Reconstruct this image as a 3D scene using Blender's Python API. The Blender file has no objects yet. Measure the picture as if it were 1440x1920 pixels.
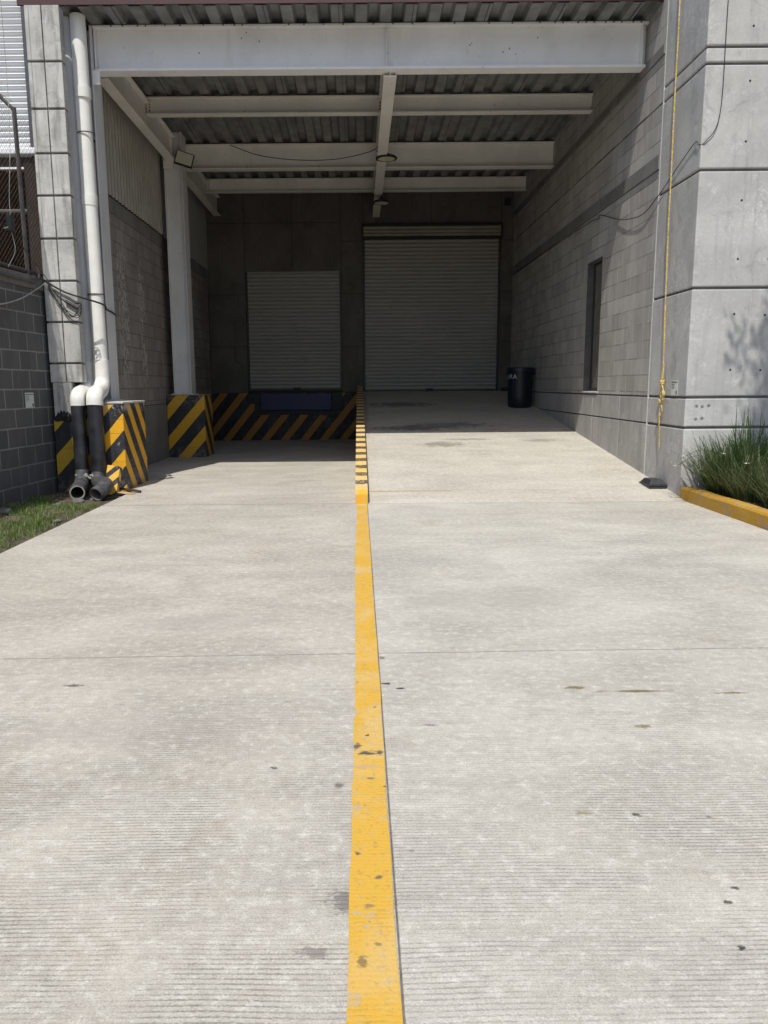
import bpy, bmesh, math, random
from mathutils import Vector, Matrix, Quaternion
random.seed(11)
C = bpy.context.scene.collection
PI = math.pi
H = 1.45
SLOPE = 0.11            # ramp gradient
RY0 = 9.4               # ramp foot
XR = 4.05               # face of the right wall
YB = 20.9               # back wall


def ramp_z(y):
    return max(0.0, SLOPE * (y - RY0))


# ------------------------------------------------------------------ materials
class NT:
    """small helper round a node tree"""
    def __init__(self, name):
        self.m = bpy.data.materials.new(name)
        self.m.use_nodes = True
        self.t = self.m.node_tree
        self.t.nodes.clear()
        self.out = self.n('ShaderNodeOutputMaterial')
        self.b = self.n('ShaderNodeBsdfPrincipled')
        self.l(self.b.outputs[0], self.out.inputs[0])
        self.pos = self.n('ShaderNodeNewGeometry').outputs['Position']

    def n(self, kind, **kw):
        o = self.t.nodes.new(kind)
        for k, v in kw.items():
            setattr(o, k, v)
        return o

    def l(self, a, b):
        self.t.links.new(a, b)

    def put(self, sock, v):
        if isinstance(v, bpy.types.NodeSocket):
            self.l(v, sock)
        elif isinstance(v, (tuple, list)) and len(v) == 3 and sock.type == 'RGBA':
            sock.default_value = (*v, 1)
        else:
            sock.default_value = v

    def math(self, op, a, b=0.0, c=0.0, clamp=False):
        o = self.n('ShaderNodeMath', operation=op, use_clamp=clamp)
        self.put(o.inputs[0], a); self.put(o.inputs[1], b); self.put(o.inputs[2], c)
        return o.outputs[0]

    def vmul(self, v, s):
        o = self.n('ShaderNodeVectorMath', operation='MULTIPLY')
        self.put(o.inputs[0], v); o.inputs[1].default_value = s
        return o.outputs[0]

    def vadd(self, a, b):
        o = self.n('ShaderNodeVectorMath', operation='ADD')
        self.put(o.inputs[0], a); self.put(o.inputs[1], b)
        return o.outputs[0]

    def sep(self, v=None):
        o = self.n('ShaderNodeSeparateXYZ')
        self.l(v or self.pos, o.inputs[0])
        return o.outputs

    def comb(self, x, y, z):
        o = self.n('ShaderNodeCombineXYZ')
        self.put(o.inputs[0], x); self.put(o.inputs[1], y); self.put(o.inputs[2], z)
        return o.outputs[0]

    def noise(self, scale, detail=4.0, rough=0.55, vec=None, stretch=None, dist=0.0):
        o = self.n('ShaderNodeTexNoise')
        v = vec or self.pos
        if stretch:
            v = self.vmul(v, stretch)
        self.l(v, o.inputs['Vector'])
        o.inputs['Scale'].default_value = scale
        o.inputs['Detail'].default_value = detail
        o.inputs['Roughness'].default_value = rough
        o.inputs['Distortion'].default_value = dist
        return o.outputs['Fac']

    def vor(self, scale, stretch=None, vec=None):
        o = self.n('ShaderNodeTexVoronoi')
        v = vec or self.pos
        if stretch:
            v = self.vmul(v, stretch)
        self.l(v, o.inputs['Vector'])
        o.inputs['Scale'].default_value = scale
        return o.outputs

    def ramp(self, v, a, b, lo=0.0, hi=1.0):
        o = self.n('ShaderNodeMapRange', interpolation_type='SMOOTHSTEP')
        self.put(o.inputs[0], v)
        for i, q in enumerate((a, b, lo, hi)):
            o.inputs[1 + i].default_value = q
        return o.outputs[0]

    def mix(self, f, a, b, mode='MIX'):
        o = self.n('ShaderNodeMix', data_type='RGBA', blend_type=mode)
        self.put(o.inputs[0], f); self.put(o.inputs[6], a); self.put(o.inputs[7], b)
        return o.outputs[2]

    def bump(self, h, strength, dist=0.01, prev=None):
        o = self.n('ShaderNodeBump')
        o.inputs['Strength'].default_value = strength
        o.inputs['Distance'].default_value = dist
        self.l(h, o.inputs['Height'])
        if prev:
            self.l(prev, o.inputs['Normal'])
        return o.outputs[0]

    def done(self, col, rough=0.8, normal=None, metal=0.0, spec=None):
        self.put(self.b.inputs['Base Color'], col)
        self.put(self.b.inputs['Roughness'], rough)
        self.put(self.b.inputs['Metallic'], metal)
        if spec is not None:
            self.b.inputs['Specular IOR Level'].default_value = spec
        if normal:
            self.l(normal, self.b.inputs['Normal'])
        return self.m

    def stains(self, col, items):
        wob = self.n('ShaderNodeTexNoise'); wob.inputs['Scale'].default_value = 9; wob.inputs['Detail'].default_value = 4
        self.l(self.pos, wob.inputs['Vector'])
        wv = self.vadd(wob.outputs['Color'], (-.5, -.5, -.5))
        ragged = (self.noise(7, 6, .7, stretch=(.7, 1, 1)), self.noise(70, 5, .7, stretch=(.6, 1, 1)))
        for (x, y, rx, ry, k, c) in items:
            p = self.vadd(self.pos, (-x, -y, 0))
            p = self.vadd(self.vmul(p, (1 / rx, 1 / ry, 0)), self.vmul(wv, (1.6, 1.6, 0)))
            ln = self.n('ShaderNodeVectorMath', operation='LENGTH'); self.l(p, ln.inputs[0])
            big = max(rx, ry) > .15
            k = min(1, k * 1.5)
            rag = self.math('MULTIPLY', self.math('SUBTRACT', ragged[0 if big else 1], .5), 2.0 if big else 3.0)
            dd = self.math('ADD', ln.outputs['Value'], rag)
            col = self.mix(self.ramp(dd, 1.1, .45, 0, k), col, c)
        return col


def plain(name, col, rough=0.6, var=0.12, scale=8.0, metal=0.0, bump=0.0, spec=None):
    t = NT(name)
    f = t.ramp(t.noise(scale, 5), .3, .7)
    c = t.mix(f, tuple(q * (1 - var) for q in col), tuple(min(1, q * (1 + var)) for q in col))
    nrm = t.bump(t.noise(scale * 9, 3), bump, .004) if bump else None
    return t.done(c, rough, nrm, metal, spec)


def drive_mat(name, ca, cb, dark, stains=(), joints=(), lines=1.0):
    t = NT(name)
    x, y, z = t.sep()
    big = t.ramp(t.noise(.9, 5, .6, stretch=(.55, 1, 1), dist=.6), .32, .68)
    mid = t.ramp(t.noise(3.2, 6, .65, stretch=(.35, 1, 1)), .35, .66)
    c = t.mix(big, ca, cb)
    c = t.mix(t.math('MULTIPLY', mid, .30), c, dark)
    # pale laitance blotches and greyer rubbed patches
    c = t.mix(t.ramp(t.noise(1.7, 6, .7, stretch=(.6, 1, 1), dist=1.2), .52, .72, 0, .5), c, tuple(min(.74, q * 1.3) for q in ca))
    c = t.mix(t.ramp(t.noise(.55, 5, .7, dist=.8), .52, .70, 0, .38), c, tuple(q * .70 for q in ca))
    c = t.mix(t.ramp(t.noise(1.4, 7, .72, dist=1.6), .55, .68, 0, .30), c, (ca[0] * .88, ca[1] * .78, ca[2] * .70))
    c = t.mix(t.ramp(t.noise(4.5, 7, .75, dist=.8), .56, .70, 0, .22), c, (.70, .68, .60))
    # tined broom lines across the lane
    wob = t.math('MULTIPLY', t.noise(1.1, 2), .05)
    wv = t.n('ShaderNodeTexWave', wave_type='BANDS', bands_direction='Y')
    t.l(t.comb(x, t.math('ADD', y, wob), z), wv.inputs['Vector'])
    wv.inputs['Scale'].default_value = 18.5
    wv.inputs['Distortion'].default_value = .9
    wv.inputs['Detail'].default_value = 2
    wv.inputs['Detail Scale'].default_value = 6
    tine = wv.outputs['Fac']
    streak = t.noise(1.0, 5, .65, stretch=(3, 70, 1))
    worn = t.ramp(t.noise(1.3, 6, .7, stretch=(.9, 1, 1), dist=.9), .40, .64, .10, 1)
    brk = t.ramp(t.noise(120, 4, .75, stretch=(.6, 1, 1)), .30, .60)
    groove = t.math('MULTIPLY', t.math('MULTIPLY', t.ramp(tine, .42, .06), worn), brk)
    c = t.mix(t.math('MULTIPLY', groove, .60 * lines), c, tuple(q * .42 for q in dark))
    c = t.mix(t.ramp(streak, .5, .72, 0, .16 * lines), c, tuple(q * .5 for q in dark))
    # sandy grain, pits and pale aggregate at several sizes
    g2 = t.noise(24, 10, .82, stretch=(.8, 1, 1))
    c = t.mix(t.ramp(g2, .51, .68, 0, .42), c, tuple(q * .6 for q in dark))
    c = t.mix(t.ramp(g2, .50, .36, 0, .55), c, (.74, .72, .66))
    gr = t.noise(170, 4, .8)
    c = t.mix(t.ramp(gr, .5, .68, 0, .45), c, tuple(q * .45 for q in dark))
    c = t.mix(t.ramp(gr, .48, .32, 0, .45), c, (.78, .76, .70))
    v = t.vor(7.0, stretch=(.8, 1, 1))
    sp = t.math('MULTIPLY', t.ramp(t.math('ADD', v['Distance'], t.math('MULTIPLY', t.math('SUBTRACT', g2, .5), .12)), .085, .03), t.ramp(t.noise(1.3, 3), .52, .66))
    c = t.mix(t.math('MULTIPLY', sp, .6), c, (.09, .085, .08))
    if stains:
        c = t.stains(c, stains)
    jn = t.math('ADD', t.math('MULTIPLY', t.math('SUBTRACT', t.noise(1.5, 6, .7), .5), .05), t.math('MULTIPLY', t.math('SUBTRACT', t.noise(45, 4, .7), .5), .012))
    hgt = None
    for (yy, sl, w, k, x0, x1, jc) in joints:
        d = t.math('ABSOLUTE', t.math('ADD', t.math('SUBTRACT', t.math('ADD', y, jn), yy), t.math('MULTIPLY', x, -sl)))
        m = t.ramp(d, w, w * .35, 0, k)
        m = t.math('MULTIPLY', m, t.math('MULTIPLY', t.ramp(x, x0, x0 + .2), t.ramp(x, x1 + .2, x1)))
        m = t.math('MULTIPLY', m, t.ramp(t.noise(3, 5, .7), .25, .5, .45, 1))
        c = t.mix(m, c, jc)
    h1 = t.math('ADD', t.math('MULTIPLY', groove, -1.0), t.math('MULTIPLY', streak, .8))
    nb = t.bump(h1, .5, .004)
    nb = t.bump(gr, .45, .004, nb)
    return t.done(c, .92, nb, spec=.25)


def cmu_mat(name, axis, ca, cb, mortar, w=.405, h=.237, dark=(.1, .1, .1), off=(0, 0), smear=False, mort=.012, bumpk=.7, bed=False):
    """concrete block courses on a wall along 'axis' (x or y)"""
    t = NT(name)
    x, y, z = t.sep()
    u = x if axis == 'x' else y
    v = t.comb(t.math('ADD', u, off[0]), t.math('ADD', z, off[1]), 0)
    # slight waviness so joints are not ruler straight
    wn = t.n('ShaderNodeTexNoise'); wn.inputs['Scale'].default_value = 5; t.l(t.pos, wn.inputs['Vector'])
    v = t.vadd(v, t.vmul(t.vadd(wn.outputs['Color'], (-.5, -.5, -.5)), (.012, .012, 0)))
    br = t.n('ShaderNodeTexBrick')
    t.l(v, br.inputs['Vector'])
    br.offset = .5; br.squash = 1
    br.inputs['Color1'].default_value = (*ca, 1)
    br.inputs['Color2'].default_value = (*cb, 1)
    br.inputs['Mortar'].default_value = (*mortar, 1)
    br.inputs['Scale'].default_value = 1
    br.inputs['Mortar Size'].default_value = mort
    br.inputs['Mortar Smooth'].default_value = .25
    br.inputs['Bias'].default_value = 0
    br.inputs['Brick Width'].default_value = w
    br.inputs['Row Height'].default_value = h
    c = br.outputs['Color']
    if bed:  # shadow along the horizontal joints, painted as dark lines
        sv = t.sep(v)
        fz = t.math('FRACT', t.math('DIVIDE', sv[1], h))
        bed_shade = t.math('MAXIMUM', t.ramp(fz, .045, .02), t.ramp(fz, .955, .985))
        c = t.mix(t.math('MULTIPLY', bed_shade, t.ramp(t.noise(2.0, 4), .3, .6, .3, .85)), c, (.13, .125, .12))
    c = t.mix(t.ramp(t.noise(1.3, 5, .6), .35, .7, 0, .45), c, dark)
    c = t.mix(t.ramp(t.noise(4.5, 5, .65, stretch=(1, 1, .25)), .45, .75, 0, .35), c, tuple(min(1, q * 1.35) for q in cb))
    gr = t.noise(110, 3, .7)
    c = t.mix(t.ramp(gr, .48, .75, 0, .4), c, tuple(q * .6 for q in dark))
    if smear:
        # rough lime and mortar smears left in two vertical bands
        lanes = None
        for (cy, hw) in ((13.35, .38), (14.5, .22)):
            m = t.ramp(t.math('ABSOLUTE', t.math('SUBTRACT', y, cy)), hw, hw * .4)
            lanes = m if lanes is None else t.math('MAXIMUM', lanes, m)
        lanes = t.math('MULTIPLY', lanes, t.math('MULTIPLY', t.ramp(z, 1.3, 1.8), t.ramp(z, 4.0, 3.4)))
        edge = t.math('ABSOLUTE', t.math('SUBTRACT', t.noise(6, 5, .7, stretch=(1, 1, .6), dist=.6), .5))
        c = t.mix(t.math('MULTIPLY', lanes, t.ramp(edge, .05, .012, 0, .75)), c, (.55, .53, .49))
        c = t.mix(t.math('MULTIPLY', lanes, t.ramp(t.noise(9, 5, .7), .52, .66, 0, .6)), c, (.07, .065, .06))
    nb = t.bump(br.outputs['Fac'], -bumpk if bumpk < 0 else bumpk, .012)
    # invert: mortar recessed
    inv = t.math('SUBTRACT', 1.0, br.outputs['Fac'])
    nb = t.bump(inv, bumpk, .01)
    nb = t.bump(gr, .35, .004, nb)
    return t.done(c, .92, nb, spec=.2)


def concrete(name, ca, cb, dark, scale=1.2, streak=.35, bump=.3, pits=True, white=.0, panel=None):
    t = NT(name)
    x, y, z = t.sep()
    c = t.mix(t.ramp(t.noise(scale, 6, .62, dist=.5), .32, .68), ca, cb)
    c = t.mix(t.ramp(t.noise(scale * 3.5, 5, .6, stretch=(1, 1, .12)), .48, .72, 0, streak), c, dark)
    c = t.mix(t.ramp(t.noise(scale * 5, 6, .7, stretch=(1, 1, .35)), .5, .75, 0, .3), c, tuple(min(1, q * 1.25) for q in cb))
    c = t.mix(t.ramp(t.noise(scale * 2.2, 8, .75, dist=1.5), .53, .68, 0, .5), c, dark)
    c = t.mix(t.ramp(t.noise(scale * 3.1, 9, .8, dist=.5), .54, .66, 0, .45), c, tuple(min(.7, q * 1.38) for q in cb))
    rs = t.ramp(t.noise(1.0, 6, .7, stretch=(9, 9, .35)), .56, .70, 0, streak * .8)
    c = t.mix(rs, c, tuple(q * .72 for q in dark))
    gr = t.noise(90, 4, .7)
    c = t.mix(t.ramp(gr, .5, .75, 0, .35), c, tuple(q * .6 for q in dark))
    if white:
        # scuffs and lime bloom
        e = t.math('ABSOLUTE', t.math('SUBTRACT', t.noise(3.2, 6, .75, dist=1.5), .5))
        k = t.math('MULTIPLY', t.math('MULTIPLY', t.ramp(e, .055, .0), t.ramp(t.noise(1.1, 3), .5, .66)), t.ramp(t.noise(30, 4, .7), .42, .62))
        c = t.mix(t.math('MULTIPLY', k, white), c, (.72, .71, .68))
        c = t.mix(t.ramp(t.noise(22, 4, .7), .6, .72, 0, white * .5), c, (.66, .65, .62))
    h = t.noise(14, 5, .6)
    if pits:
        v = t.vor(9)
        pm = t.math('MULTIPLY', t.ramp(v['Distance'], .07, .035), t.ramp(t.noise(2.3, 2), .5, .6))
        c = t.mix(t.math('MULTIPLY', pm, .8), c, tuple(q * .3 for q in dark))
    nb = t.bump(h, bump, .01)
    nb = t.bump(gr, bump * .8, .003, nb)
    return t.done(c, .88, nb, spec=.25)


YEL = (.78, .40, .018)
YELP = (.80, .55, .17)
BLK = (.022, .023, .026)


def stripe_mat(name, k, period, phase, duty=.47, axis='xy', yel=YEL, wear=.5, blk=BLK, joints=True):
    """hazard stripes wrapped round a block: constant z - k*x + k*y"""
    t = NT(name)
    x, y, z = t.sep()
    if axis == 'xy':
        s = t.math('ADD', t.math('SUBTRACT', z, t.math('MULTIPLY', x, k)), t.math('MULTIPLY', y, k))
    elif axis == 'x':
        s = t.math('SUBTRACT', z, t.math('MULTIPLY', x, k))
    else:
        s = y
    wob = t.math('MULTIPLY', t.math('SUBTRACT', t.noise(16, 3), .5), .02)
    s = t.math('ADD', t.math('ADD', s, phase), wob)
    fr = t.math('FRACT', t.math('DIVIDE', s, period))
    a = t.ramp(fr, .0, .02); b = t.ramp(fr, duty + .02, duty)
    m = t.math('MULTIPLY', a, b)
    yc = t.mix(t.ramp(t.noise(5, 5, .65), .35, .7, 0, .5), yel, tuple(q * .8 for q in yel))
    bc = t.mix(t.ramp(t.noise(7, 5, .7, stretch=(1, 1, .4)), .4, .75, 0, .6), blk, (.06, .062, .07))
    c = t.mix(m, bc, yc)
    # scuffs down to bare concrete
    w = t.ramp(t.noise(10, 7, .76, dist=.6), .60, .66, 0, wear)
    c = t.mix(w, c, (.38, .37, .35))
    c = t.mix(t.ramp(t.noise(45, 4, .7), .62, .7, 0, wear * .7), c, (.12, .11, .1))
    if wear > .15 and axis == 'xy':
        # knocked top arris and boot scuffs near the foot
        ch = t.math('MULTIPLY', t.ramp(z, 1.02, 1.20), t.ramp(t.noise(11, 7, .78), .48, .56))
        c = t.mix(t.math('MULTIPLY', ch, min(1, wear * 1.2)), c, (.44, .42, .38))
        c = t.mix(t.math('MULTIPLY', t.ramp(z, .28, .02), t.ramp(t.noise(14, 7, .78), .46, .6, 0, .55)), c, (.26, .235, .20))
    nb = t.bump(t.noise(60, 4), .25, .004)
    if joints:
        jf = t.math('FRACT', t.math('DIVIDE', z, .2))
        jm = t.math('ADD', t.ramp(jf, .05, .0), 0.0)
        c = t.mix(t.math('MULTIPLY', jm, .4), c, (.10, .10, .11))
        nb = t.bump(t.math('SUBTRACT', 1.0, jm), .4, .006, nb)
    return t.done(c, t.ramp(t.noise(12, 3), .3, .7, .42, .7), nb, spec=.4)


def curb_mat(name):
    t = NT(name)
    x, y, z = t.sep()
    s = t.math('ADD', t.math('SUBTRACT', y, 9.62), t.math('MULTIPLY', t.math('SUBTRACT', t.noise(9, 3), .5), .08))
    fr = t.math('FRACT', t.math('DIVIDE', s, .468))
    blk = t.math('MULTIPLY', t.ramp(fr, .20, .23), t.ramp(fr, .68, .65))
    blk = t.math('MULTIPLY', blk, t.ramp(y, 9.58, 9.66))
    chip = t.ramp(t.noise(30, 5, .75), .52, .6)
    near = t.ramp(y, 12.2, 10.2)
    # black coat flaking near the nose shows the yellow under it
    blk = t.math('MULTIPLY', blk, t.math('SUBTRACT', 1.0, t.math('MULTIPLY', chip, t.math('MULTIPLY', near, .8))))
    yc = t.mix(t.ramp(t.noise(6, 4), .35, .7), (.72, .47, .14), (.72, .54, .27))
    yc = t.mix(t.ramp(y, 9.47, 9.42), yc, (.70, .37, .03))
    c = t.mix(t.math('MULTIPLY', blk, .93), yc, (.045, .045, .05))
    bare = t.math('MULTIPLY', t.ramp(t.noise(13, 6, .7, dist=.8), .56, .63), t.ramp(y, 10.0, 9.55, .25, .9))
    c = t.mix(bare, c, (.42, .40, .38))
    return t.done(c, .7, t.bump(t.noise(40, 4), .3, .005), spec=.3)


def paint_mat(name, col, faded, under, wear=.5, lines=True, wearlo=.60, spots=()):
    t = NT(name)
    x, y, z = t.sep()
    c = t.mix(t.ramp(t.noise(2.6, 6, .65, dist=.8), .46, .68, 0, .75), col, faded)
    c = t.mix(t.ramp(t.noise(7, 5, .7, stretch=(.4, 1, 1)), .55, .75, 0, .5), c, tuple(q * .82 for q in col))
    gr = t.noise(120, 3, .7)
    wv = t.n('ShaderNodeTexWave', wave_type='BANDS', bands_direction='Y')
    t.l(t.pos, wv.inputs['Vector'])
    wv.inputs['Scale'].default_value = 18; wv.inputs['Distortion'].default_value = 2.5
    wv.inputs['Detail'].default_value = 3
    if lines:
        c = t.mix(t.math('MULTIPLY', t.ramp(wv.outputs['Fac'], .3, .05), t.math('MULTIPLY', t.ramp(t.noise(2.5, 4), .45, .65, 0, .4), t.ramp(t.noise(48, 4, .7), .4, .6))), c, tuple(q * .45 for q in col))
        c = t.mix(t.ramp(t.noise(34, 9, .82), .53, .64, 0, .55), c, tuple(q * .5 for q in faded))
        c = t.mix(t.ramp(t.noise(75, 5, .8), .62, .68, 0, .75), c, (.14, .11, .07))
    w = t.ramp(t.noise(13, 6, .75, stretch=(.7, 1, 1), dist=.5), wearlo, wearlo + .06, 0, wear)
    c = t.mix(w, c, under)
    c = t.mix(t.ramp(gr, .6, .72, 0, .5), c, tuple(q * .5 for q in col))
    if spots:
        c = t.stains(c, spots)
    nb = t.bump(gr, .35, .004)
    if lines:
        nb = t.bump(wv.outputs['Fac'], .10, .003, nb)
    return t.done(c, .75, nb, spec=.3)


def steel_white(name, col=(.72, .72, .71), rust=.5):
    t = NT(name)
    x, y, z = t.sep()
    c = t.mix(t.ramp(t.noise(1.6, 5, .6), .35, .7), col, tuple(q * .88 for q in col))
    c = t.mix(t.ramp(t.noise(5, 5, .7, stretch=(1, 1, .15)), .55, .8, 0, .3), c, (.50, .46, .38))
    c = t.mix(t.ramp(t.noise(3.0, 8, .75), .56, .70, 0, .22), c, (.40, .36, .29))
    c = t.mix(t.ramp(t.noise(14, 6, .8), .64, .72, 0, .5 * rust), c, (.22, .13, .08))
    v = t.vor(9)
    r = t.math('MULTIPLY', t.ramp(t.math('ADD', v['Distance'], t.math('MULTIPLY', t.math('SUBTRACT', t.noise(60, 3), .5), .2)), .14, .05), t.ramp(t.noise(1.7, 3), .50, .60))
    c = t.mix(t.math('MULTIPLY', r, rust), c, (.10, .055, .035))
    return t.done(c, .5, t.bump(t.noise(30, 3), .06, .004), spec=.4)


M = {}
M['slab_warm'] = drive_mat('concrete_lane_warm', (.430, .398, .345), (.540, .505, .445), (.295, .27, .235),
    stains=[(-1.42, 3.6, .05, .022, .7, (.16, .14, .12)), (-.06, 1.98, .05, .05, .5, (.17, .15, .14)), (-.09, 2.62, .02, .02, .6, (.17, .15, .14)),
            (-.34, 2.75, .018, .012, .6, (.1, .1, .1)), (-.13, 1.78, .05, .03, .45, (.2, .17, .16)), (-2.2, 6.6, .5, .22, .25, (.33, .31, .28)),
            (-1.0, 4.6, .5, .2, .22, (.36, .33, .30)), (-.9, 3.1, .6, .2, .18, (.36, .32, .30))],
    joints=[(4.02, .02, .010, .5, -9, 9, (.13, .12, .11)), (6.15, .0, .012, .25, -9, -1.2, (.2, .19, .18)), (9.42, 0, .03, .55, -9, 9, (.2, .19, .18))])
M['slab_grey'] = drive_mat('concrete_lane_grey', (.455, .427, .375), (.555, .525, .468), (.32, .298, .262),
    stains=[(.19, 3.53, .026, .016, .9, (.06, .055, .05)), (.122, 3.59, .024, .016, .85, (.07, .06, .055)), (.11, 3.95, .02, .03, .5, (.1, .09, .08)),
            (1.32, 3.47, .17, .016, .85, (.19, .16, .08)), (1.03, 3.52, .06, .022, .8, (.2, .17, .09)), (1.75, 3.44, .10, .012, .7, (.2, .17, .1)),
            (1.2, 3.09, .05, .022, .7, (.24, .21, .13)), (.75, 2.42, .03, .012, .7, (.28, .27, .16)), (.93, 2.41, .014, .012, .8, (.1, .1, .09)),
            (1.08, 2.02, .014, .012, .8, (.1, .095, .08)), (1.03, 1.96, .014, .01, .7, (.12, .11, .09)), (.98, 1.78, .012, .012, .8, (.07, .07, .07)),
            (.29, 3.12, .04, .012, .5, (.2, .16, .16)), (.9, 5.1, .8, .3, .28, (.36, .345, .31)), (2.6, 6.6, 1.0, .4, -.0, (.5, .5, .5))],
    joints=[(4.02, .02, .010, .55, -9, 9, (.13, .12, .11)), (7.0, 0, .012, .3, -9, 9, (.22, .21, .2)), (9.40, 0, .016, .7, -9, 9, (.12, .11, .1))])
M['slab_ramp'] = drive_mat('concrete_ramp', (.475, .442, .382), (.56, .525, .46), (.345, .315, .27), lines=.5,
    stains=[(1.45, 13.3, .42, .28, .6, (.27, .25, .20)), (1.95, 13.75, .6, .08, .45, (.20, .18, .17)), (3.2, 13.6, .35, .16, .4, (.26, .235, .21)),
            (1.0, 15.0, .8, .35, .55, (.13, .125, .12)), (1.8, 15.3, .9, .4, .45, (.14, .135, .13)), (1.0, 18.4, .9, .5, .5, (.14, .135, .13)), (1.9, 12.4, .3, .08, .3, (.33, .3, .25))],
    joints=[(10.02, .0, .05, .65, -.2, 1.1, (.36, .26, .10)), (10.05, 0, .02, .4, 1.0, 2.9, (.34, .28, .18)), (13.3, 0, .012, .15, -1, 9, (.2, .2, .2))])
M['yellow_line'] = paint_mat('yellow_road_paint', (.63, .375, .055), (.62, .45, .20), (.42, .38, .31), wear=.8, wearlo=.585,
    spots=[(.02, 2.86, .035, .02, .85, (.10, .09, .08)), (-.02, 2.92, .02, .03, .9, (.13, .12, .11)), (.07, 2.86, .02, .025, .85, (.12, .1, .09)),
           (.03, 2.66, .03, .01, .6, (.2, .18, .15)), (.085, 2.6, .012, .008, .9, (.06, .05, .03)), (.0, 1.74, .014, .02, .5, (.16, .12, .06)), (.04, 1.80, .012, .008, .5, (.2, .15, .08)),
           (.02, 3.02, .012, .012, .9, (.08, .07, .06)), (.01, 2.75, .06, .02, .35, (.36, .33, .3)), (-.02, 2.2, .01, .012, .6, (.12, .1, .08)), (.05, 2.08, .014, .01, .6, (.14, .12, .09)), (.02, 1.95, .02, .012, .5, (.2, .17, .12)), (.06, 3.3, .01, .012, .5, (.2, .16, .1)), (-.02, 3.6, .012, .02, .4, (.3, .25, .16))])
M['yellow_curb'] = paint_mat('yellow_kerb_paint', (.46, .255, .025), (.55, .32, .05), (.27, .25, .24), wear=1.0, lines=False, wearlo=.53)
M['curb'] = curb_mat('striped_kerb_paint')
M['cmu_right'] = cmu_mat('block_wall_grey', 'y', (.36, .345, .325), (.47, .455, .43), (.60, .59, .56), dark=(.26, .25, .235), off=(.13, .1), bumpk=1.0, mort=.010, bed=True)
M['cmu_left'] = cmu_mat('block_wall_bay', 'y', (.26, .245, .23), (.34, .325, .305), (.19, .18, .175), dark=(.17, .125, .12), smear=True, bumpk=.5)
M['cmu_boundary'] = cmu_mat('block_wall_dark', 'y', (.108, .106, .104), (.138, .136, .132), (.30, .29, .27), w=.43, h=.25, dark=(.088, .086, .085), off=(.1, .07), mort=.011, bumpk=.4)
M['conc'] = concrete('cast_concrete', (.41, .405, .395), (.51, .505, .49), (.275, .275, .275), white=.6)
M['conc_side'] = concrete('cast_concrete_side', (.38, .372, .36), (.46, .45, .435), (.28, .275, .27), streak=.6)
M['conc_pillar'] = concrete('pillar_concrete', (.40, .395, .375), (.54, .53, .50), (.20, .195, .185), scale=2.2, streak=.85, pits=False)
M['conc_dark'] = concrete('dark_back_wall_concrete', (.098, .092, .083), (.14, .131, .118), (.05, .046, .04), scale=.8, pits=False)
M['conc_band'] = concrete('band_concrete', (.17, .165, .155), (.23, .225, .215), (.12, .115, .11), pits=False)
M['conc_coping'] = concrete('coping_concrete', (.15, .14, .13), (.20, .19, .175), (.08, .075, .07), streak=.6)
M['joint'] = plain('joint_filler', (.16, .15, .14), .95, .3, 30)
M['reveal'] = plain('reveal_shade_paint', (.085, .085, .087), .9, .15)  # dark coat painted in for the shade of the window recess
M['groove'] = plain('groove_shadow_concrete', (.17, .166, .16), .95, .2)
M['steel'] = steel_white('white_painted_steel', (.86, .86, .865), .9)
M['steel_in'] = steel_white('shaded_white_steel', (.76, .735, .69), .8)  # white frame paint, dimmed and warmed to imitate shade under the roof
M['steel_col'] = steel_white('grey_white_column_paint', (.68, .68, .69), .5)
M['deck'] = plain('galvanised_deck', (.22, .225, .22), .45, .25, 3.0, metal=.35)
M['fascia'] = plain('dark_red_flashing', (.05, .014, .014), .5)
M['cream_sheet'] = plain('cream_cladding_sheet', (.36, .34, .30), .55, .1, 2.0)
M['white_panel'] = plain('white_flat_panel', (.42, .42, .42), .6, .08)
M['pvc'] = plain('white_pvc_pipe', (.80, .79, .74), .35, .05, 4.0)
M['black_paint'] = plain('black_painted_pipe', (.020, .021, .026), .42, .5, 6.0, bump=.15)
M['grey_pvc'] = plain('dark_grey_pipe', (.07, .07, .075), .6, .4, 12.0, bump=.2)
M['pipe_inside'] = plain('pipe_bore', (.16, .15, .14), .7, .4, 10)
M['pipe_rim'] = plain('pipe_rim_worn', (.30, .29, .275), .7, .3, 30)
M['slat'] = plain('shutter_slat_paint', (.33, .322, .30), .5, .035, 1.0)
M['slat_hood'] = plain('shutter_hood_paint', (.27, .255, .21), .5, .12, 2.0)
M['black'] = plain('black_rubber', (.012, .012, .013), .6, .2)
M['dark_metal'] = plain('dark_metal', (.03, .03, .03), .5, .2)
M['blue'] = plain('blue_leveller_paint', (.004, .010, .075), .5, .25, 5.0)
M['bin'] = plain('navy_plastic', (.006, .013, .022), .42, .15, 4)
M['white_paint'] = plain('white_lettering', (.6, .6, .59), .7, .1)
M['rope'] = plain('yellow_rope', (.58, .42, .14), .8, .35, 45, bump=.5)
M['paper'] = plain('white_notice', (.62, .64, .60), .7, .05)
M['ink'] = plain('notice_ink', (.06, .075, .065), .7, .1)
M['ink_green'] = plain('notice_green', (.12, .22, .15), .7, .1)
M['bait'] = plain('charcoal_plastic', (.032, .033, .038), .45, .2, 12)
M['wire'] = plain('thin_black_cable', (.02, .02, .02), .6, .2)
M['wire_grey'] = plain('grey_cable', (.40, .39, .37), .6, .2)
M['rust_wire'] = plain('rusty_wire', (.19, .13, .10), .7, .3, 20)
M['lens'] = plain('lamp_lens', (.62, .64, .52), .3, .06)
M['lens_dim'] = plain('highbay_lens', (.55, .55, .38), .35, .1)
M['facade'] = plain('white_corrugated_cladding', (.78, .79, .80), .45, .05, 1.0)
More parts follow.
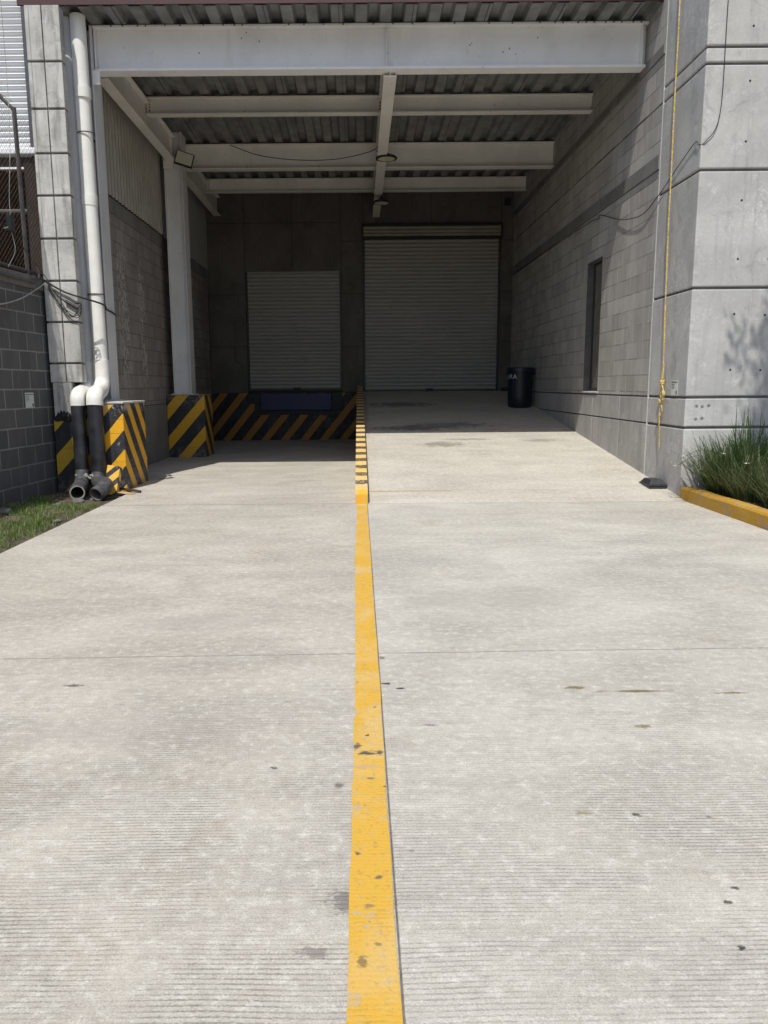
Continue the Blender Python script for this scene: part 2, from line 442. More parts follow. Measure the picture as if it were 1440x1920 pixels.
M['trim_dark'] = plain('dark_grey_trim', (.06, .065, .075), .5, .15)
M['shed_dark'] = plain('brown_shed_wall', (.022, .014, .011), .9, .3)
M['shed_roof'] = plain('old_roof_sheet', (.055, .05, .047), .8, .3)
M['tube_grey'] = plain('weathered_grey_tube', (.07, .06, .055), .6, .3, 15)
M['soil'] = None
t = NT('dry_soil')
c = t.mix(t.ramp(t.noise(6, 6, .7), .35, .68), (.085, .068, .05), (.20, .17, .135))
c = t.mix(t.ramp(t.noise(40, 4, .7), .5, .7, 0, .6), c, (.05, .042, .032))
M['soil'] = t.done(c, .95, t.bump(t.noise(25, 6, .7), .9, .03), spec=.1)


def leaf_mat(name, a, b, tip=None):
    t = NT(name)
    info = t.n('ShaderNodeObjectInfo')
    c = t.mix(t.ramp(t.noise(9, 4), .3, .7), a, b)
    t.b.inputs['Subsurface Weight'].default_value = 0.0
    m = t.done(c, .5, spec=.35)
    tr = t.n('ShaderNodeBsdfTranslucent')
    t.put(tr.inputs[0], tuple(min(1, q * 1.4) for q in b))
    mx = t.n('ShaderNodeMixShader'); mx.inputs[0].default_value = .25
    t.l(t.b.outputs[0], mx.inputs[1]); t.l(tr.outputs[0], mx.inputs[2]); t.l(mx.outputs[0], t.out.inputs[0])
    return m


M['grass'] = leaf_mat('lawn_blades', (.06, .125, .02), (.15, .235, .05))
M['grass_dry'] = leaf_mat('dry_blades', (.23, .20, .11), (.33, .29, .18))
M['leafA'] = leaf_mat('strap_leaf_green', (.032, .068, .016), (.085, .14, .04))
M['leafB'] = leaf_mat('strap_leaf_pale', (.085, .115, .045), (.19, .215, .11))
M['leafC'] = leaf_mat('tree_leaf', (.03, .06, .015), (.07, .11, .03))
M['petal'] = plain('white_petal', (.8, .8, .76), .6, .04)
M['bark'] = plain('bark', (.10, .075, .055), .9, .3, 15, bump=.6)


# ------------------------------------------------------------------ mesh builder
class MB:
    def __init__(self):
        self.v = []; self.f = []; self.s = []

    def add(self, vs, fs, smooth=False):
        o = len(self.v)
        self.v += [tuple(p) for p in vs]
        self.f += [tuple(i + o for i in f) for f in fs]
        self.s += [smooth] * len(fs)
        return self

    def box(self, x0, x1, y0, y1, z0, z1, mtx=None):
        vs = [Vector(p) for p in ((x0, y0, z0), (x1, y0, z0), (x1, y1, z0), (x0, y1, z0), (x0, y0, z1), (x1, y0, z1), (x1, y1, z1), (x0, y1, z1))]
        if mtx:
            vs = [mtx @ p for p in vs]
        return self.add(vs, [(0, 3, 2, 1), (4, 5, 6, 7), (0, 1, 5, 4), (1, 2, 6, 5), (2, 3, 7, 6), (3, 0, 4, 7)])

    def prism(self, prof, fn, a, b, cap=True, smooth=False):
        """extrude closed profile [(u,w)...]; fn(u,w,t) -> point, t = a and b"""
        n = len(prof)
        vs = [fn(u, w, a) for u, w in prof] + [fn(u, w, b) for u, w in prof]
        fs = [(i, (i + 1) % n, n + (i + 1) % n, n + i) for i in range(n)]
        self.add(vs, fs, smooth)
        if cap:
            self.add(vs, [tuple(range(n))[::-1], tuple(range(n, 2 * n))])
        return self

    def sheet(self, prof, fn, a, b, smooth=False):
        n = len(prof)
        vs = [fn(u, w, a) for u, w in prof] + [fn(u, w, b) for u, w in prof]
        return self.add(vs, [(i, i + 1, n + i + 1, n + i) for i in range(n - 1)], smooth)

    def tube(self, pts, r, n=10, cap=True, radii=None):
        pts = [Vector(p) for p in pts]
        m = len(pts)
        tans = []
        for i in range(m):
            d = (pts[min(i + 1, m - 1)] - pts[max(i - 1, 0)])
            tans.append(d.normalized())
        up = Vector((0, 0, 1)) if abs(tans[0].z) < .9 else Vector((0, 1, 0))
        nrm = (up - tans[0] * up.dot(tans[0])).normalized()
        vs = []
        for i in range(m):
            if i:
                q = tans[i - 1].rotation_difference(tans[i])
                nrm = q @ nrm
            bi = tans[i].cross(nrm)
            rr = radii[i] if radii else r
            for k in range(n):
                a = 2 * PI * k / n
                vs.append(pts[i] + (nrm * math.cos(a) + bi * math.sin(a)) * rr)
        fs = [(i * n + k, i * n + (k + 1) % n, (i + 1) * n + (k + 1) % n, (i + 1) * n + k) for i in range(m - 1) for k in range(n)]
        self.add(vs, fs, True)
        if cap:
            self.add(vs, [tuple(range(n))[::-1], tuple(range((m - 1) * n, m * n))])
        return self

    def lathe(self, prof, center=(0, 0, 0), n=32, mtx=None, smooth=True):
        c = Vector(center)
        vs = []
        for r, z in prof:
            for k in range(n):
                a = 2 * PI * k / n
                p = Vector((r * math.cos(a), r * math.sin(a), z))
                vs.append(c + (mtx @ p if mtx else p))
        m = len(prof)
        fs = [(i * n + k, i * n + (k + 1) % n, (i + 1) * n + (k + 1) % n, (i + 1) * n + k) for i in range(m - 1) for k in range(n)]
        return self.add(vs, fs, smooth)

    def build(self, name, mat, parent=None, bevel=0.0, sharp=35):
        me = bpy.data.meshes.new(name)
        off = parent_loc(parent)
        me.from_pydata([Vector(p) - off for p in self.v], [], self.f)
        me.polygons.foreach_set('use_smooth', self.s)
        me.update()
        bm = bmesh.new(); bm.from_mesh(me)
        if len(bm.faces) < 60000:
            bmesh.ops.recalc_face_normals(bm, faces=bm.faces)
        bm.to_mesh(me); bm.free()
        if any(self.s):
            me.set_sharp_from_angle(angle=math.radians(sharp))
        me.materials.append(mat)
        o = bpy.data.objects.new(name, me)
        C.objects.link(o)
        if parent:
            o.parent = parent
        if bevel:
            b = o.modifiers.new('edge', 'BEVEL'); b.width = bevel; b.segments = 2; b.limit_method = 'ANGLE'; b.angle_limit = math.radians(40)
        return o


LOC = {}


def parent_loc(p):
    v = Vector((0, 0, 0))
    while p:
        v += p.location
        p = p.parent
    return v


def thing(name, label, cat, loc=(0, 0, 0), group=None):
    o = bpy.data.objects.new(name, None)
    o.empty_display_size = .1
    C.objects.link(o)
    o.location = loc
    o['label'] = label; o['category'] = cat
    if group:
        o['group'] = group
    return o


def tag(o, label, cat, group=None):
    o['label'] = label; o['category'] = cat
    if group:
        o['group'] = group
    return o


def struct(o):
    o['kind'] = 'structure'
    return o


def arc(c, r, a0, a1, n, e1, e2):
    c, e1, e2 = Vector(c), Vector(e1), Vector(e2)
    return [c + e1 * (r * math.cos(a0 + (a1 - a0) * i / n)) + e2 * (r * math.sin(a0 + (a1 - a0) * i / n)) for i in range(n + 1)]


def smooth_path(pts, per=8):
    """Catmull-Rom through points"""
    P = [Vector(p) for p in pts]
    P = [P[0] * 2 - P[1]] + P + [P[-1] * 2 - P[-2]]
    out = []
    for i in range(1, len(P) - 2):
        for k in range(per):
            s = k / per
            a, b, c_, d = P[i - 1], P[i], P[i + 1], P[i + 2]
            out.append(.5 * ((2 * b) + (c_ - a) * s + (2 * a - 5 * b + 4 * c_ - d) * s * s + (3 * b - a - 3 * c_ + d) * s ** 3))
    out.append(P[-2])
    return out


# ------------------------------------------------------------------ ground
g = MB()
g.add([(-300, -300, -.09), (300, -300, -.09), (300, 300, -.09), (-300, 300, -.09)], [(0, 1, 2, 3)])
struct(g.build('ground', M['soil']))

XJ = .091
d = MB().box(-3.2, XJ, -14, YB, -.085, 0)
struct(d.build('driveway', M['slab_warm'], bevel=.004))
d = MB().box(XJ + .0045, 4.03, -14, RY0, -.085, 0)
struct(d.build('driveway', M['slab_grey'], bevel=.004))
d = MB().box(-3.95, -3.2, 11.0, YB, -.085, -.001)
struct(d.build('driveway', M['slab_warm']))
r = MB()
r.prism([(RY0 + .004, -.05), (YB + .3, -.05), (YB + .3, ramp_z(YB + .3)), (RY0 + .004, 0)], lambda u, w, t: (t, u, w), .102, XR + .02)
struct(r.build('ramp', M['slab_ramp']))

struct(MB().box(XJ - .001, XJ + .0055, -14, RY0 - .03, -.07, -.007).build('pavement', M['joint']))
ln = MB()
n = 400
vs = []
for i in range(n + 1):
    y = -13 + (9.37 + 13) * i / n
    vs.append((-.036 - .005 * math.sin(y * 1.3) - (.006 if y > 6 else 0) + .0018 * math.sin(y * 11.7), y, .004)); vs.append((.0885 + .0025 * math.sin(y * 2.1) + .0015 * math.sin(y * 9.3), y, .004))
ln.add(vs, [(2 * i, 2 * i + 1, 2 * i + 3, 2 * i + 2) for i in range(n)])
tag(ln.build('painted_line', M['yellow_line']), 'worn yellow painted line running up the middle of the concrete driveway', 'road marking')

# kerb between lanes: nose, top and retaining face in one cast piece
k = MB()
prof = [(9.38, -.06), (9.385, .13), (9.42, .165), (9.48, .178)]
yy = 9.8
while yy < YB:
    prof.append((yy, ramp_z(yy) + .17)); yy += .6
prof += [(YB - .005, ramp_z(YB) + .17), (YB - .005, -.06)]
k.prism(prof, lambda u, w, t: (t, u, w), -.056, .098)
tag(k.build('dividing_curb', M['curb'], bevel=.022), 'yellow and black striped kerb climbing between the two lanes to the shutters', 'curb')

# left soil strip: lumpy bed with grass
random.seed(4)
sb = MB()
nx, ny = 26, 90
vs = []
for j in range(ny + 1):
    y = -6 + 17.2 * j / ny
    for i in range(nx + 1):
        x = -5.6 + (5.6 - 3.203) * i / nx
        e = min(1, (nx - i) / 3)
        vs.append((x, y, -.05 + e * (.03 * math.sin(x * 7 + y * 3) * math.sin(y * 5) + random.uniform(0, .035))))
sb.add(vs, [(j * (nx + 1) + i, j * (nx + 1) + i + 1, (j + 1) * (nx + 1) + i + 1, (j + 1) * (nx + 1) + i) for j in range(ny) for i in range(nx)], True)
struct(sb.build('soil_strip', M['soil']))


def blades(mb, n, xf, yf, hmin, hmax, w, lean=.5, z0=-.03):
    for _ in range(n):
        x, y = xf(), yf()
        h = random.uniform(hmin, hmax); a = random.uniform(0, 2 * PI); ln_ = random.uniform(.1, lean) * h
        dx, dy = math.cos(a), math.sin(a)
        px, py = -dy * w, dx * w
        mb.add([(x - px, y - py, z0), (x + px, y + py, z0), (x + dx * ln_ * .4 + px * .7, y + dy * ln_ * .4 + py * .7, z0 + h * .6), (x + dx * ln_ * .4 - px * .7, y + dy * ln_ * .4 - py * .7, z0 + h * .6), (x + dx * ln_, y + dy * ln_, z0 + h)],
               [(0, 1, 2, 3), (3, 2, 4)])


random.seed(7)
cl = [(random.uniform(-4.7, -3.3), random.uniform(3.5, 10.4), random.uniform(.1, .34)) for _ in range(190)]
gm, gd = MB(), MB()


def edge_ok(x, y):
    if x > -3.24 or x < -4.32 - .094 * (11 - y): return False
    if y > 9.6 and x > -4.05: return False
    return random.random() < min(1, (-3.2 - x) / .35 + .12)


for (cx, cy, cr) in cl:
    for _ in range(int(150 * cr / .2)):
        x, y = random.gauss(cx, cr * .6), random.gauss(cy, cr * .6)
        if edge_ok(x, y) and y < 10.5:
            blades(gm if random.random() < .8 else gd, 1, lambda: x, lambda: y, .02, .075, .003, 1.0)
for _ in range(260):
    x, y = random.uniform(-4.1, -3.3), random.uniform(9.1, 9.75)
    if random.random() < .5: blades(gm, 1, lambda: x, lambda: y, .02, .07, .003, .9)
go = gm.build('grass', M['grass']); go['kind'] = 'stuff'
tag(go, 'short patchy green grass between the dark block wall and driveway', 'grass')
gd2 = gd.build('dry_grass', M['grass_dry']); gd2['kind'] = 'stuff'
tag(gd2, 'dry straw coloured blades mixed through the grass strip', 'grass')
random.seed(21)
for i, (x, y, rr, lab) in enumerate([(-4.22, 9.0, .10, 'flat grey stone at the foot of the dark block wall'), (-3.62, 9.75, .09, 'grey stone in the grass just before the pipe mouths'), (-3.32, 8.3, .05, 'small stone at the ragged driveway edge')]):
    me = bpy.data.meshes.new('stone'); bm = bmesh.new(); bmesh.ops.create_icosphere(bm, subdivisions=2, radius=rr)
    for v in bm.verts:
        v.co *= random.uniform(.85, 1.1); v.co.z *= .45
    for f in bm.faces: f.smooth = True
    bm.to_mesh(me); bm.free(); me.materials.append(M['conc_coping'])
    o = bpy.data.objects.new('stone', me); o.location = (x, y, .005); C.objects.link(o)
    tag(o, lab, 'stone', 'stones in the grass strip')

# ------------------------------------------------------------------ boundary wall with fence (left)
def bx(y):
    return -4.35 - .094 * (11 - y)


b = thing('boundary_wall', 'dark grey concrete block wall with pale mortar along the grass strip', 'wall', (-4.5, 8, 0))
m = MB(); m.prism([(bx(-6), -6), (bx(12.6), 12.6), (bx(12.6) - .18, 12.6), (bx(-6) - .18, -6)], lambda u, w, t: (u, w, t), -.09, 2.76)
m.build('block_courses', M['cmu_boundary'], b)
m = MB(); m.prism([(bx(-6) + .03, -6), (bx(12.6) + .03, 12.6), (bx(12.6) - .22, 12.6), (bx(-6) - .22, -6)], lambda u, w, t: (u, w, t), 2.762, 2.93)
m.build('coping', M['conc_coping'], b, bevel=.015)

f = thing('chain_link_fence', 'chain link fence on steel posts standing on the dark block wall', 'fence', (-4.6, 8, 2.93))
m = MB(); m.tube([(bx(0) - .08, 0, 3.0), (bx(12.2) - .08, 12.2, 3.0)], .025)
m.build('bottom_rail', M['tube_grey'], f)
for i, y in enumerate((10.73, 7.2, 3.6)):
    x = bx(y) - .07
    pm = MB().tube([(x, y, 2.93), (x - .02, y, 5.05)], .028)
    p = pm.build('post', M['tube_grey'], f)
    MB().tube([(x - .02, y, 5.02), (x - .42, y - .02, 5.42)], .024).build('outrigger_arm', M['tube_grey'], p)
m = MB()
for s in (1, -1):
    y = -2.0
    while y < 16:
        a, b_ = (y, 3.02), (y + s * 1.98, 5.0)
        # clip to 1..12
        ts = [0.0, 1.0]
        p0, p1 = a, b_
        if not (p0[0] > 12.2 and p1[0] > 12.2) and not (p0[0] < 1 and p1[0] < 1):
            def cl_(p, q):
                if p[0] > 12.2 or p[0] < 1:
                    lim = 12.2 if p[0] > 12.2 else 1
                    tt = (lim - p[0]) / (q[0] - p[0]); return (lim, p[1] + (q[1] - p[1]) * tt)
                return p
            q0, q1 = cl_(p0, p1), cl_(p1, p0)
            m.tube([(bx(q0[0]) - .08 + s * .002, q0[0], q0[1]), (bx(q1[0]) - .08 + s * .002, q1[0], q1[1])], .0016, 3, cap=False)
        y += .075
m.build('wire_mesh', M['rust_wire'], f)
for i, zz in enumerate((5.12, 5.26, 5.38)):
    q = .1 + i * .13
    MB().tube(smooth_path([(bx(1) - q, 1, zz), (bx(4) - q, 4, zz - .03), (bx(7.2) - q, 7.2, zz), (bx(9) - q, 9, zz - .03), (bx(10.73) - q, 10.73, zz)]), .003, 5).build('barbed_strand', M['rust_wire'], f)

x = bx(10.3) - .02
b = thing('cable_splice_box', 'small black box hanging from a wire against the chain link fence', 'electrical box', (x, 10.3, 3.52))
m = MB().box(x - .045, x + .035, 10.25, 10.35, 3.42, 3.63)
m.build('housing', M['black'], b, bevel=.012)
MB().tube(smooth_path([(x, 10.3, 3.63), (x + .005, 10.31, 3.9), (x + .03, 10.4, 4.6), (x + .04, 10.42, 5.4), (x + .04, 10.4, 7.2)]), .004, 6).build('hanging_wire', M['wire_grey'], b)
MB().tube([(x, 10.2, 3.46), (x + .02, 10.05, 3.42)], .008, 6).build('wire_tail', M['wire_grey'], b)
MB().tube(smooth_path([(x, 10.3, 3.42), (x + .02, 10.32, 3.2), (x - .01, 10.15, 2.97)]), .004, 6).build('wire_tail', M['wire_grey'], b)
MB().tube(smooth_path([(x, 10.3, 3.42), (x + .05, 10.6, 3.22), (-4.24, 10.87, 2.9)]), .004, 6).build('wire_tail', M['wire'], b)

m = MB().tube(smooth_path([(bx(3) + .06, 3, 2.84), (bx(8) + .05, 8, 2.85), (bx(10.4) + .05, 10.4, 2.84), (bx(10.66) + .05, 10.66, 2.86), (bx(10.78) + .05, 10.78, 2.93), (bx(10.8) + .03, 10.8, 3.06)]), .017)
tag(m.build('conduit', M['tube_grey']), 'grey bent conduit running along the coping of the block wall', 'conduit')
m = MB().tube(smooth_path([(bx(6) + .05, 6, 2.5), (bx(7.5) + .05, 7.5, 2.44), (bx(8.7) + .05, 8.7, 2.42), (bx(9.6) + .05, 9.6, 2.45), (bx(10.2) + .05, 10.2, 2.57), (bx(10.7) + .05, 10.7, 2.76), (-4.24, 10.87, 2.88)]), .008, 6)
tag(m.build('pale_cable', M['wire_grey']), 'thin pale cable sagging across the block wall to the pillar', 'cable')
m = MB().tube(smooth_path([(-4.36, 10.75, 2.96), (-4.23, 10.85, 2.86), (-4.02, 10.86, 2.74), (-3.8, 10.86, 2.665), (-3.6, 11.15, 2.60), (-3.655, 11.49, 2.56), (-3.63, 11.62, 2.54), (-3.64, 11.83, 2.52)]), .013, 8)
tag(m.build('black_cable', M['wire']), 'thick black cable crossing the pillar and pipe into the bay', 'cable')

b = thing('cable_tangle', 'tangle of thin black wires hanging on the concrete pillar', 'cable', (-4.0, 10.86, 2.6))
random.seed(5)
for i in range(5):
    y = 10.875 - .004 * i
    pts = [(-4.24, y, 2.86 - i * .02), (-4.12 + random.uniform(-.03, .03), y - .01, 2.68 - i * .02), (-3.97 + random.uniform(-.05, .05), y - .02, 2.50 - random.uniform(0, .1)), (-3.84 + random.uniform(-.03, .03), y - .02, 2.45 + random.uniform(-.05, .05)), (-3.80, y - .03, 2.58), (-3.88, y - .02, 2.60 + random.uniform(-.02, .02)), (-4.03, y - .01, 2.68), (-4.18, y, 2.78)]
    MB().tube(smooth_path(pts), .0045, 5).build('wire', M['wire'], b)
m = MB().tube([(-4.02, 10.87, 2.62), (-3.84, 10.86, 2.52)], .02, 8); m.build('insulated_joint', M['wire'], b)

# notices
def notice(label, o, ux, n, w=.13, h=.19):
    """o = lower-left corner, ux = horizontal direction, n = outward normal"""
    o, ux, n = Vector(o), Vector(ux), Vector(n)
    uz = Vector((0, 0, 1))
    t_ = thing('wall_notice', label, 'notice', o, 'printed notices on the walls')

    def sheet(x0, x1, z0, z1, d0, d1, name, mat):
        vs = []
        for dd in (d0, d1):
            for (a, c_) in ((x0, z0), (x1, z0), (x1, z1), (x0, z1)):
                vs.append(o + ux * a + uz * c_ + n * dd)
        MB().add(vs, [(3, 2, 1, 0), (4, 5, 6, 7), (0, 1, 5, 4), (1, 2, 6, 5), (2, 3, 7, 6), (3, 0, 4, 7)]).build(name, mat, t_)
    sheet(0, w, 0, h, .001, .004, 'sheet', M['paper'])
    sheet(.012, .035, h - .035, h - .012, .0041, .0055, 'printed_mark', M['ink'])
    sheet(.042, w - .012, h - .032, h - .018, .0041, .0055, 'printed_line', M['ink_green'])
    for q, ww in enumerate((.09, .075, .085, .06)):
        sheet(.015, .015 + ww, h - .055 - q * .018, h - .049 - q * .018, .0041, .0055, 'printed_line', M['ink_green'] if q % 2 else M['ink'])
    sheet(w - .05, w - .018, .012, .055, .0041, .0055, 'printed_mark', M['ink'])


notice('white printed notice on the dark block wall above the grass', (bx(10.27) + .002, 10.27, 1.185), (-.094 * -1, 1, 0) if False else Vector((.094, 1, 0)).normalized(), Vector((1, -.094, 0)).normalized(), .22, .2)
notice('pale printed notice on the concrete corner beside the yellow rope', (XR - .002, 10.07, 1.29), (0, -1, 0), (-1, 0, 0), .2, .19)

# ------------------------------------------------------------------ neighbour building (far left)
nb = thing('neighbour_warehouse', 'white corrugated metal warehouse beyond the left boundary wall, open shed below', 'building', (-8, 15, 0))
prof = []
z = 5.74
while z < 10.0:
    for q in range(6):
        prof.append((z + .1 * q / 6, .034 * math.cos(2 * PI * q / 6)))
    z += .1
m = MB().sheet(prof, lambda u, w, t: (t, 15 - w, u), -16, -5.95, True)
m.build('cladding', M['facade'], nb, sharp=80)
MB().box(-5.955, -5.66, 14.9, 15.15, 5.62, 10).build('corner_trim', M['trim_dark'], nb, bevel=.01)
m = MB().box(-16, -5.5, 14.80, 15.1, 5.63, 5.745); m.build('eave_gutter', M['facade'], nb, bevel=.02)
m = MB().box(-16, -5.3, 14.9, 15.0, 5.40, 5.435); m.build('eave_strip', M['facade'], nb)
m = MB().box(-16, -5.3, 15.0, 15.05, 5.435, 5.63); m.build('eave_board', M['shed_roof'], nb)
prof = []
x = -16
while x < -5.2:
    prof += [(x, 0), (x + .1, .05), (x + .2, .05), (x + .3, 0)]; x += .32
m = MB()
for i in range(len(prof) - 1):
    pass
m.sheet(prof, lambda u, w, t: (u, 15.0 + t, 5.35 - t * .16 + w), 0, 5.5); m.build('shed_roof', M['shed_roof'], nb)
MB().box(-16, -5.0, 20.5, 20.7, 0, 9.9).build('shed_back_wall', M['shed_dark'], nb)
MB().box(-16, -15.8, 15.1, 20.5, 0, 5.4).build('shed_side_wall', M['shed_dark'], nb)
MB().box(-5.2, -5.0, 12.7, 20.5, 0, 4.9).build('shed_side_wall', M['shed_dark'], nb)
MB().box(-16, -15.8, 15.1, 20.5, 5.745, 9.9).build('gable_wall', M['facade'], nb)
MB().tube([(-16, 15.2, 4.72), (-5.3, 15.2, 4.72)], .05).build('tie_bar', M['tube_grey'], nb)
MB().box(-7.7, -7.55, 15.2, 15.35, 0, 5.3).build('shed_post', M['shed_roof'], nb)

# ------------------------------------------------------------------ left pillar
p = thing('concrete_pillar', 'tall grooved concrete pillar at the left end of the canopy', 'pillar', (-4.08, 11.05, 0))
PX0, PX1 = -4.31, -3.86
m = MB().box(PX0 + .02, PX1 - .02, 10.93, 11.05, 1.60, 6.35)
m.build('core', M['groove'], p)
zs = [1.52, 1.78, 2.34, 2.89, 3.445, 4.0, 4.535, 5.09, 5.67, 6.36]
m = MB()
for i in range(len(zs) - 1):
    a, b_ = zs[i] + (.014 if i else 0), zs[i + 1] - .014
    m.box(PX0, -4.096, 10.9, 11.06, a, b_); m.box(-4.084, PX1, 10.9, 11.06, a, b_)
m.build('cast_block', M['conc_pillar'], p, bevel=.008)
m = MB().box(-4.29, -4.03, 10.905, 11.06, -.09, 1.52)
m.build('base_shaft', M['conc_pillar'], p, bevel=.01)
M['stripe_pillar'] = stripe_mat('pillar_stripes', 1.05, .62, -.02, wear=.25, yel=(.50, .33, .03))
m = MB().box(-4.30, -4.02, 10.88, 11.0, -.02, 1.0)
m.build('striped_base', M['stripe_pillar'], p, bevel=.006)
random.seed(9)
m = MB()
xs = [-4.285 + .245 * i / 16 for i in range(17)]
top = [1.02 + .10 * math.sin(PI * i / 16) ** .5 + random.uniform(-.025, .03) for i in range(17)]
vs = []
for i in range(17):
    vs += [(xs[i], 10.872 + random.uniform(-.006, .004), .99 + random.uniform(-.02, 0)), (xs[i], 10.866 + random.uniform(-.01, .006), (top[i] + 1) / 2), (xs[i], 10.895, top[i]), (xs[i], 10.93, top[i] - .01)]
m.add(vs, [(4 * i + j, 4 * i + j + 1, 4 * i + 4 + j + 1, 4 * i + 4 + j) for i in range(16) for j in range(3)])
m.build('tar_patch', M['black'], p)

# striped plinth below the column, with stripes
M['stripe_plinth'] = stripe_mat('plinth_stripes', 1.12, .50, .29 + .0, duty=.47, wear=.75)
PLX, PLY = -3.31, 10.85
q = thing('striped_plinth', 'chipped yellow and black striped block under the front column beside the pipes', 'bumper block', (-3.6, 11.4, 0), 'striped plinths under the left columns')
MB().box(-4.0, PLX, PLY, 11.95, -.02, 1.215).build('block', M['stripe_plinth'], q, bevel=.014)
MB().box(-3.99, PLX + .01, PLY - .008, 11.96, 1.2155, 1.245).build('cap', M['conc_pillar'], q, bevel=.01)
M['stripe_plinth2'] = stripe_mat('rear_plinth_stripes', 1.12, .63, .33, duty=.46, wear=.2, yel=(.62, .34, .02))
q = thing('striped_plinth', 'clean yellow and black striped block under the rear left column', 'bumper block', (-3.6, 16.2, 0), 'striped plinths under the left columns')
MB().box(-3.945, -3.17, 15.9, 16.75, -.02, 1.27).build('block', M['stripe_plinth2'], q, bevel=.014)
MB().box(-3.94, -3.18, 15.91, 16.74, 1.2705, 1.285).build('cap', M['yellow_curb'], q, bevel=.006)

# ------------------------------------------------------------------ downpipes
dp = thing('downpipe', 'white round downpipe in front of the column, elbowed into a black painted pipe', 'pipe', (-3.76, 11.3, 0), 'rainwater downpipes')
r_ = .102
MB().tube([(-3.765, 11.33, 6.40), (-3.745, 11.31, 4.0), (-3.725, 11.3, 1.65)], r_, 24).build('pipe', M['pvc'], dp)
el = smooth_path([(-3.725, 11.3, 1.70), (-3.722, 11.28, 1.53), (-3.708, 11.17, 1.42), (-3.682, 10.96, 1.375), (-3.660, 10.81, 1.355), (-3.655, 10.735, 1.30), (-3.655, 10.72, 1.20)], 8)
MB().tube(el, r_ + .012, 24).build('elbow', M['pvc'], dp)
m = MB().tube([(-3.727, 11.3, 1.84), (-3.725, 11.3, 1.66)], r_ + .012, 24); m.build('collar', M['pvc'], dp)
MB().tube([(-3.655, 10.72, 1.235), (-3.655, 10.72, .14)], r_ + .004, 24).build('black_pipe', M['black_paint'], dp)
for zc in (3.95, 5.35):
    MB().tube([(-3.746, 11.31, zc), (-3.744, 11.31, zc + .14)], r_ + .007, 24).build('coupling', M['pvc'], dp)
for zc in (2.75, 4.9):
    bk = MB()
    bk.tube([(-3.738 + .112 * math.cos(a), 11.308 + .112 * math.sin(a), zc) for a in [2 * PI * i / 24 for i in range(25)]], .008, 6)
    bk.box(-3.745, -3.73, 11.40, 11.66, zc - .012, zc + .012)
    bk.build('bracket', M['tube_grey'], dp)
dp2 = thing('downpipe', 'shaded white downpipe tucked behind the pillar, elbowed out below its notch', 'pipe', (-3.95, 11.4, 0), 'rainwater downpipes')
MB().tube([(-3.955, 11.42, 6.40), (-3.945, 11.40, 1.75)], r_ * .95, 24).build('pipe', M['steel_col'], dp2)
el = smooth_path([(-3.945, 11.4, 1.80), (-3.94, 11.36, 1.56), (-3.92, 11.2, 1.44), (-3.905, 10.95, 1.385), (-3.895, 10.80, 1.36), (-3.892, 10.735, 1.30), (-3.892, 10.73, 1.20)], 8)
MB().tube(el, r_ - .003, 24).build('elbow', M['pvc'], dp2)
MB().tube([(-3.892, 10.73, 1.235), (-3.892, 10.73, .14)], r_ - .006, 24).build('black_pipe', M['black_paint'], dp2)


def open_pipe(parent, pts, ro, ri, body, rim, name='outlet'):
    m = MB().tube(pts, ro, 24, cap=False)
    m.build(name, body, parent)
    inner = MB().tube(pts, ri, 24, cap=False)
    inner.build('bore', M['pipe_inside'], parent)
    # rim annulus at last point
    P = [Vector(p_) for p_ in pts]
    t_ = (P[-1] - P[-2]).normalized()
    a = t_.orthogonal().normalized(); b_ = t_.cross(a)
    vs = []
    for rr in (ro, ri):
        for k_ in range(24):
            an = 2 * PI * k_ / 24
            vs.append(P[-1] + (a * math.cos(an) + b_ * math.sin(an)) * rr)
    MB().add(vs, [(k_, (k_ + 1) % 24, 24 + (k_ + 1) % 24, 24 + k_) for k_ in range(24)]).build('rim', rim, parent)


open_pipe(dp, smooth_path([(-3.655, 10.72, .3), (-3.65, 10.66, .17), (-3.56, 10.5, .14), (-3.45, 10.34, .15), (-3.42, 10.16, .125), (-3.47, 10.0, .055)], 6), .098, .083, M['grey_pvc'], M['grey_pvc'])
open_pipe(dp2, smooth_path([(-3.892, 10.73, .3), (-3.885, 10.67, .18), (-3.84, 10.5, .12), (-3.79, 10.25, .095), (-3.72, 10.02, .08)], 6), .097, .082, M['grey_pvc'], M['pipe_rim'])
m = MB()
random.seed(3)
for i in range(16):
    s = random.uniform(.012, .03)
    m.lathe([(.001, -s), (s, -s * .3), (s * .8, s * .5), (.001, s)], (random.uniform(-3.95, -3.62), 10.615, random.uniform(.20, .25)), 7)
m.build('mortar_crust', M['pipe_rim'], dp2)
struct(MB().box(-4.0, -3.205, 9.7, 10.86, -.07, -.046).build('pavement', M['conc_band'], bevel=.02))

# bent hazard sheet leaning on the plinth
M['stripe_scrap'] = stripe_mat('scrap_stripes', 1.0, .22, .05, duty=.55, wear=.4, joints=False, yel=(.80, .46, .06))
s = thing('corner_guard', 'bent yellow and black steel corner guard leaning on the front plinth', 'corner guard', (-3.42, 10.5, 0))
mt = Matrix.Translation((-3.42, 10.42, 0)) @ Matrix.Rotation(.12, 4, 'Y') @ Matrix.Rotation(-.25, 4, 'X')
m = MB().box(-.09, .075, 0, .006, 0, .40, mt); m.build('front_leaf', M['stripe_scrap'], s)
m = MB().box(.0755, .0815, 0, .12, 0, .39, mt); m.build('side_leaf', M['stripe_scrap'], s)
mt = Matrix.Translation((-3.30, 10.50, .012)) @ Matrix.Rotation(-.45, 4, 'Z') @ Matrix.Rotation(.05, 4, 'Y')
o = MB().box(-.1, .23, -.05, .05, 0, .012, mt).build('wood_offcut', plain('bare_wood', (.50, .36, .19), .8, .2, 12), bevel=.003)
tag(o, 'pale flat wooden offcut lying at the foot of the front plinth', 'scrap')
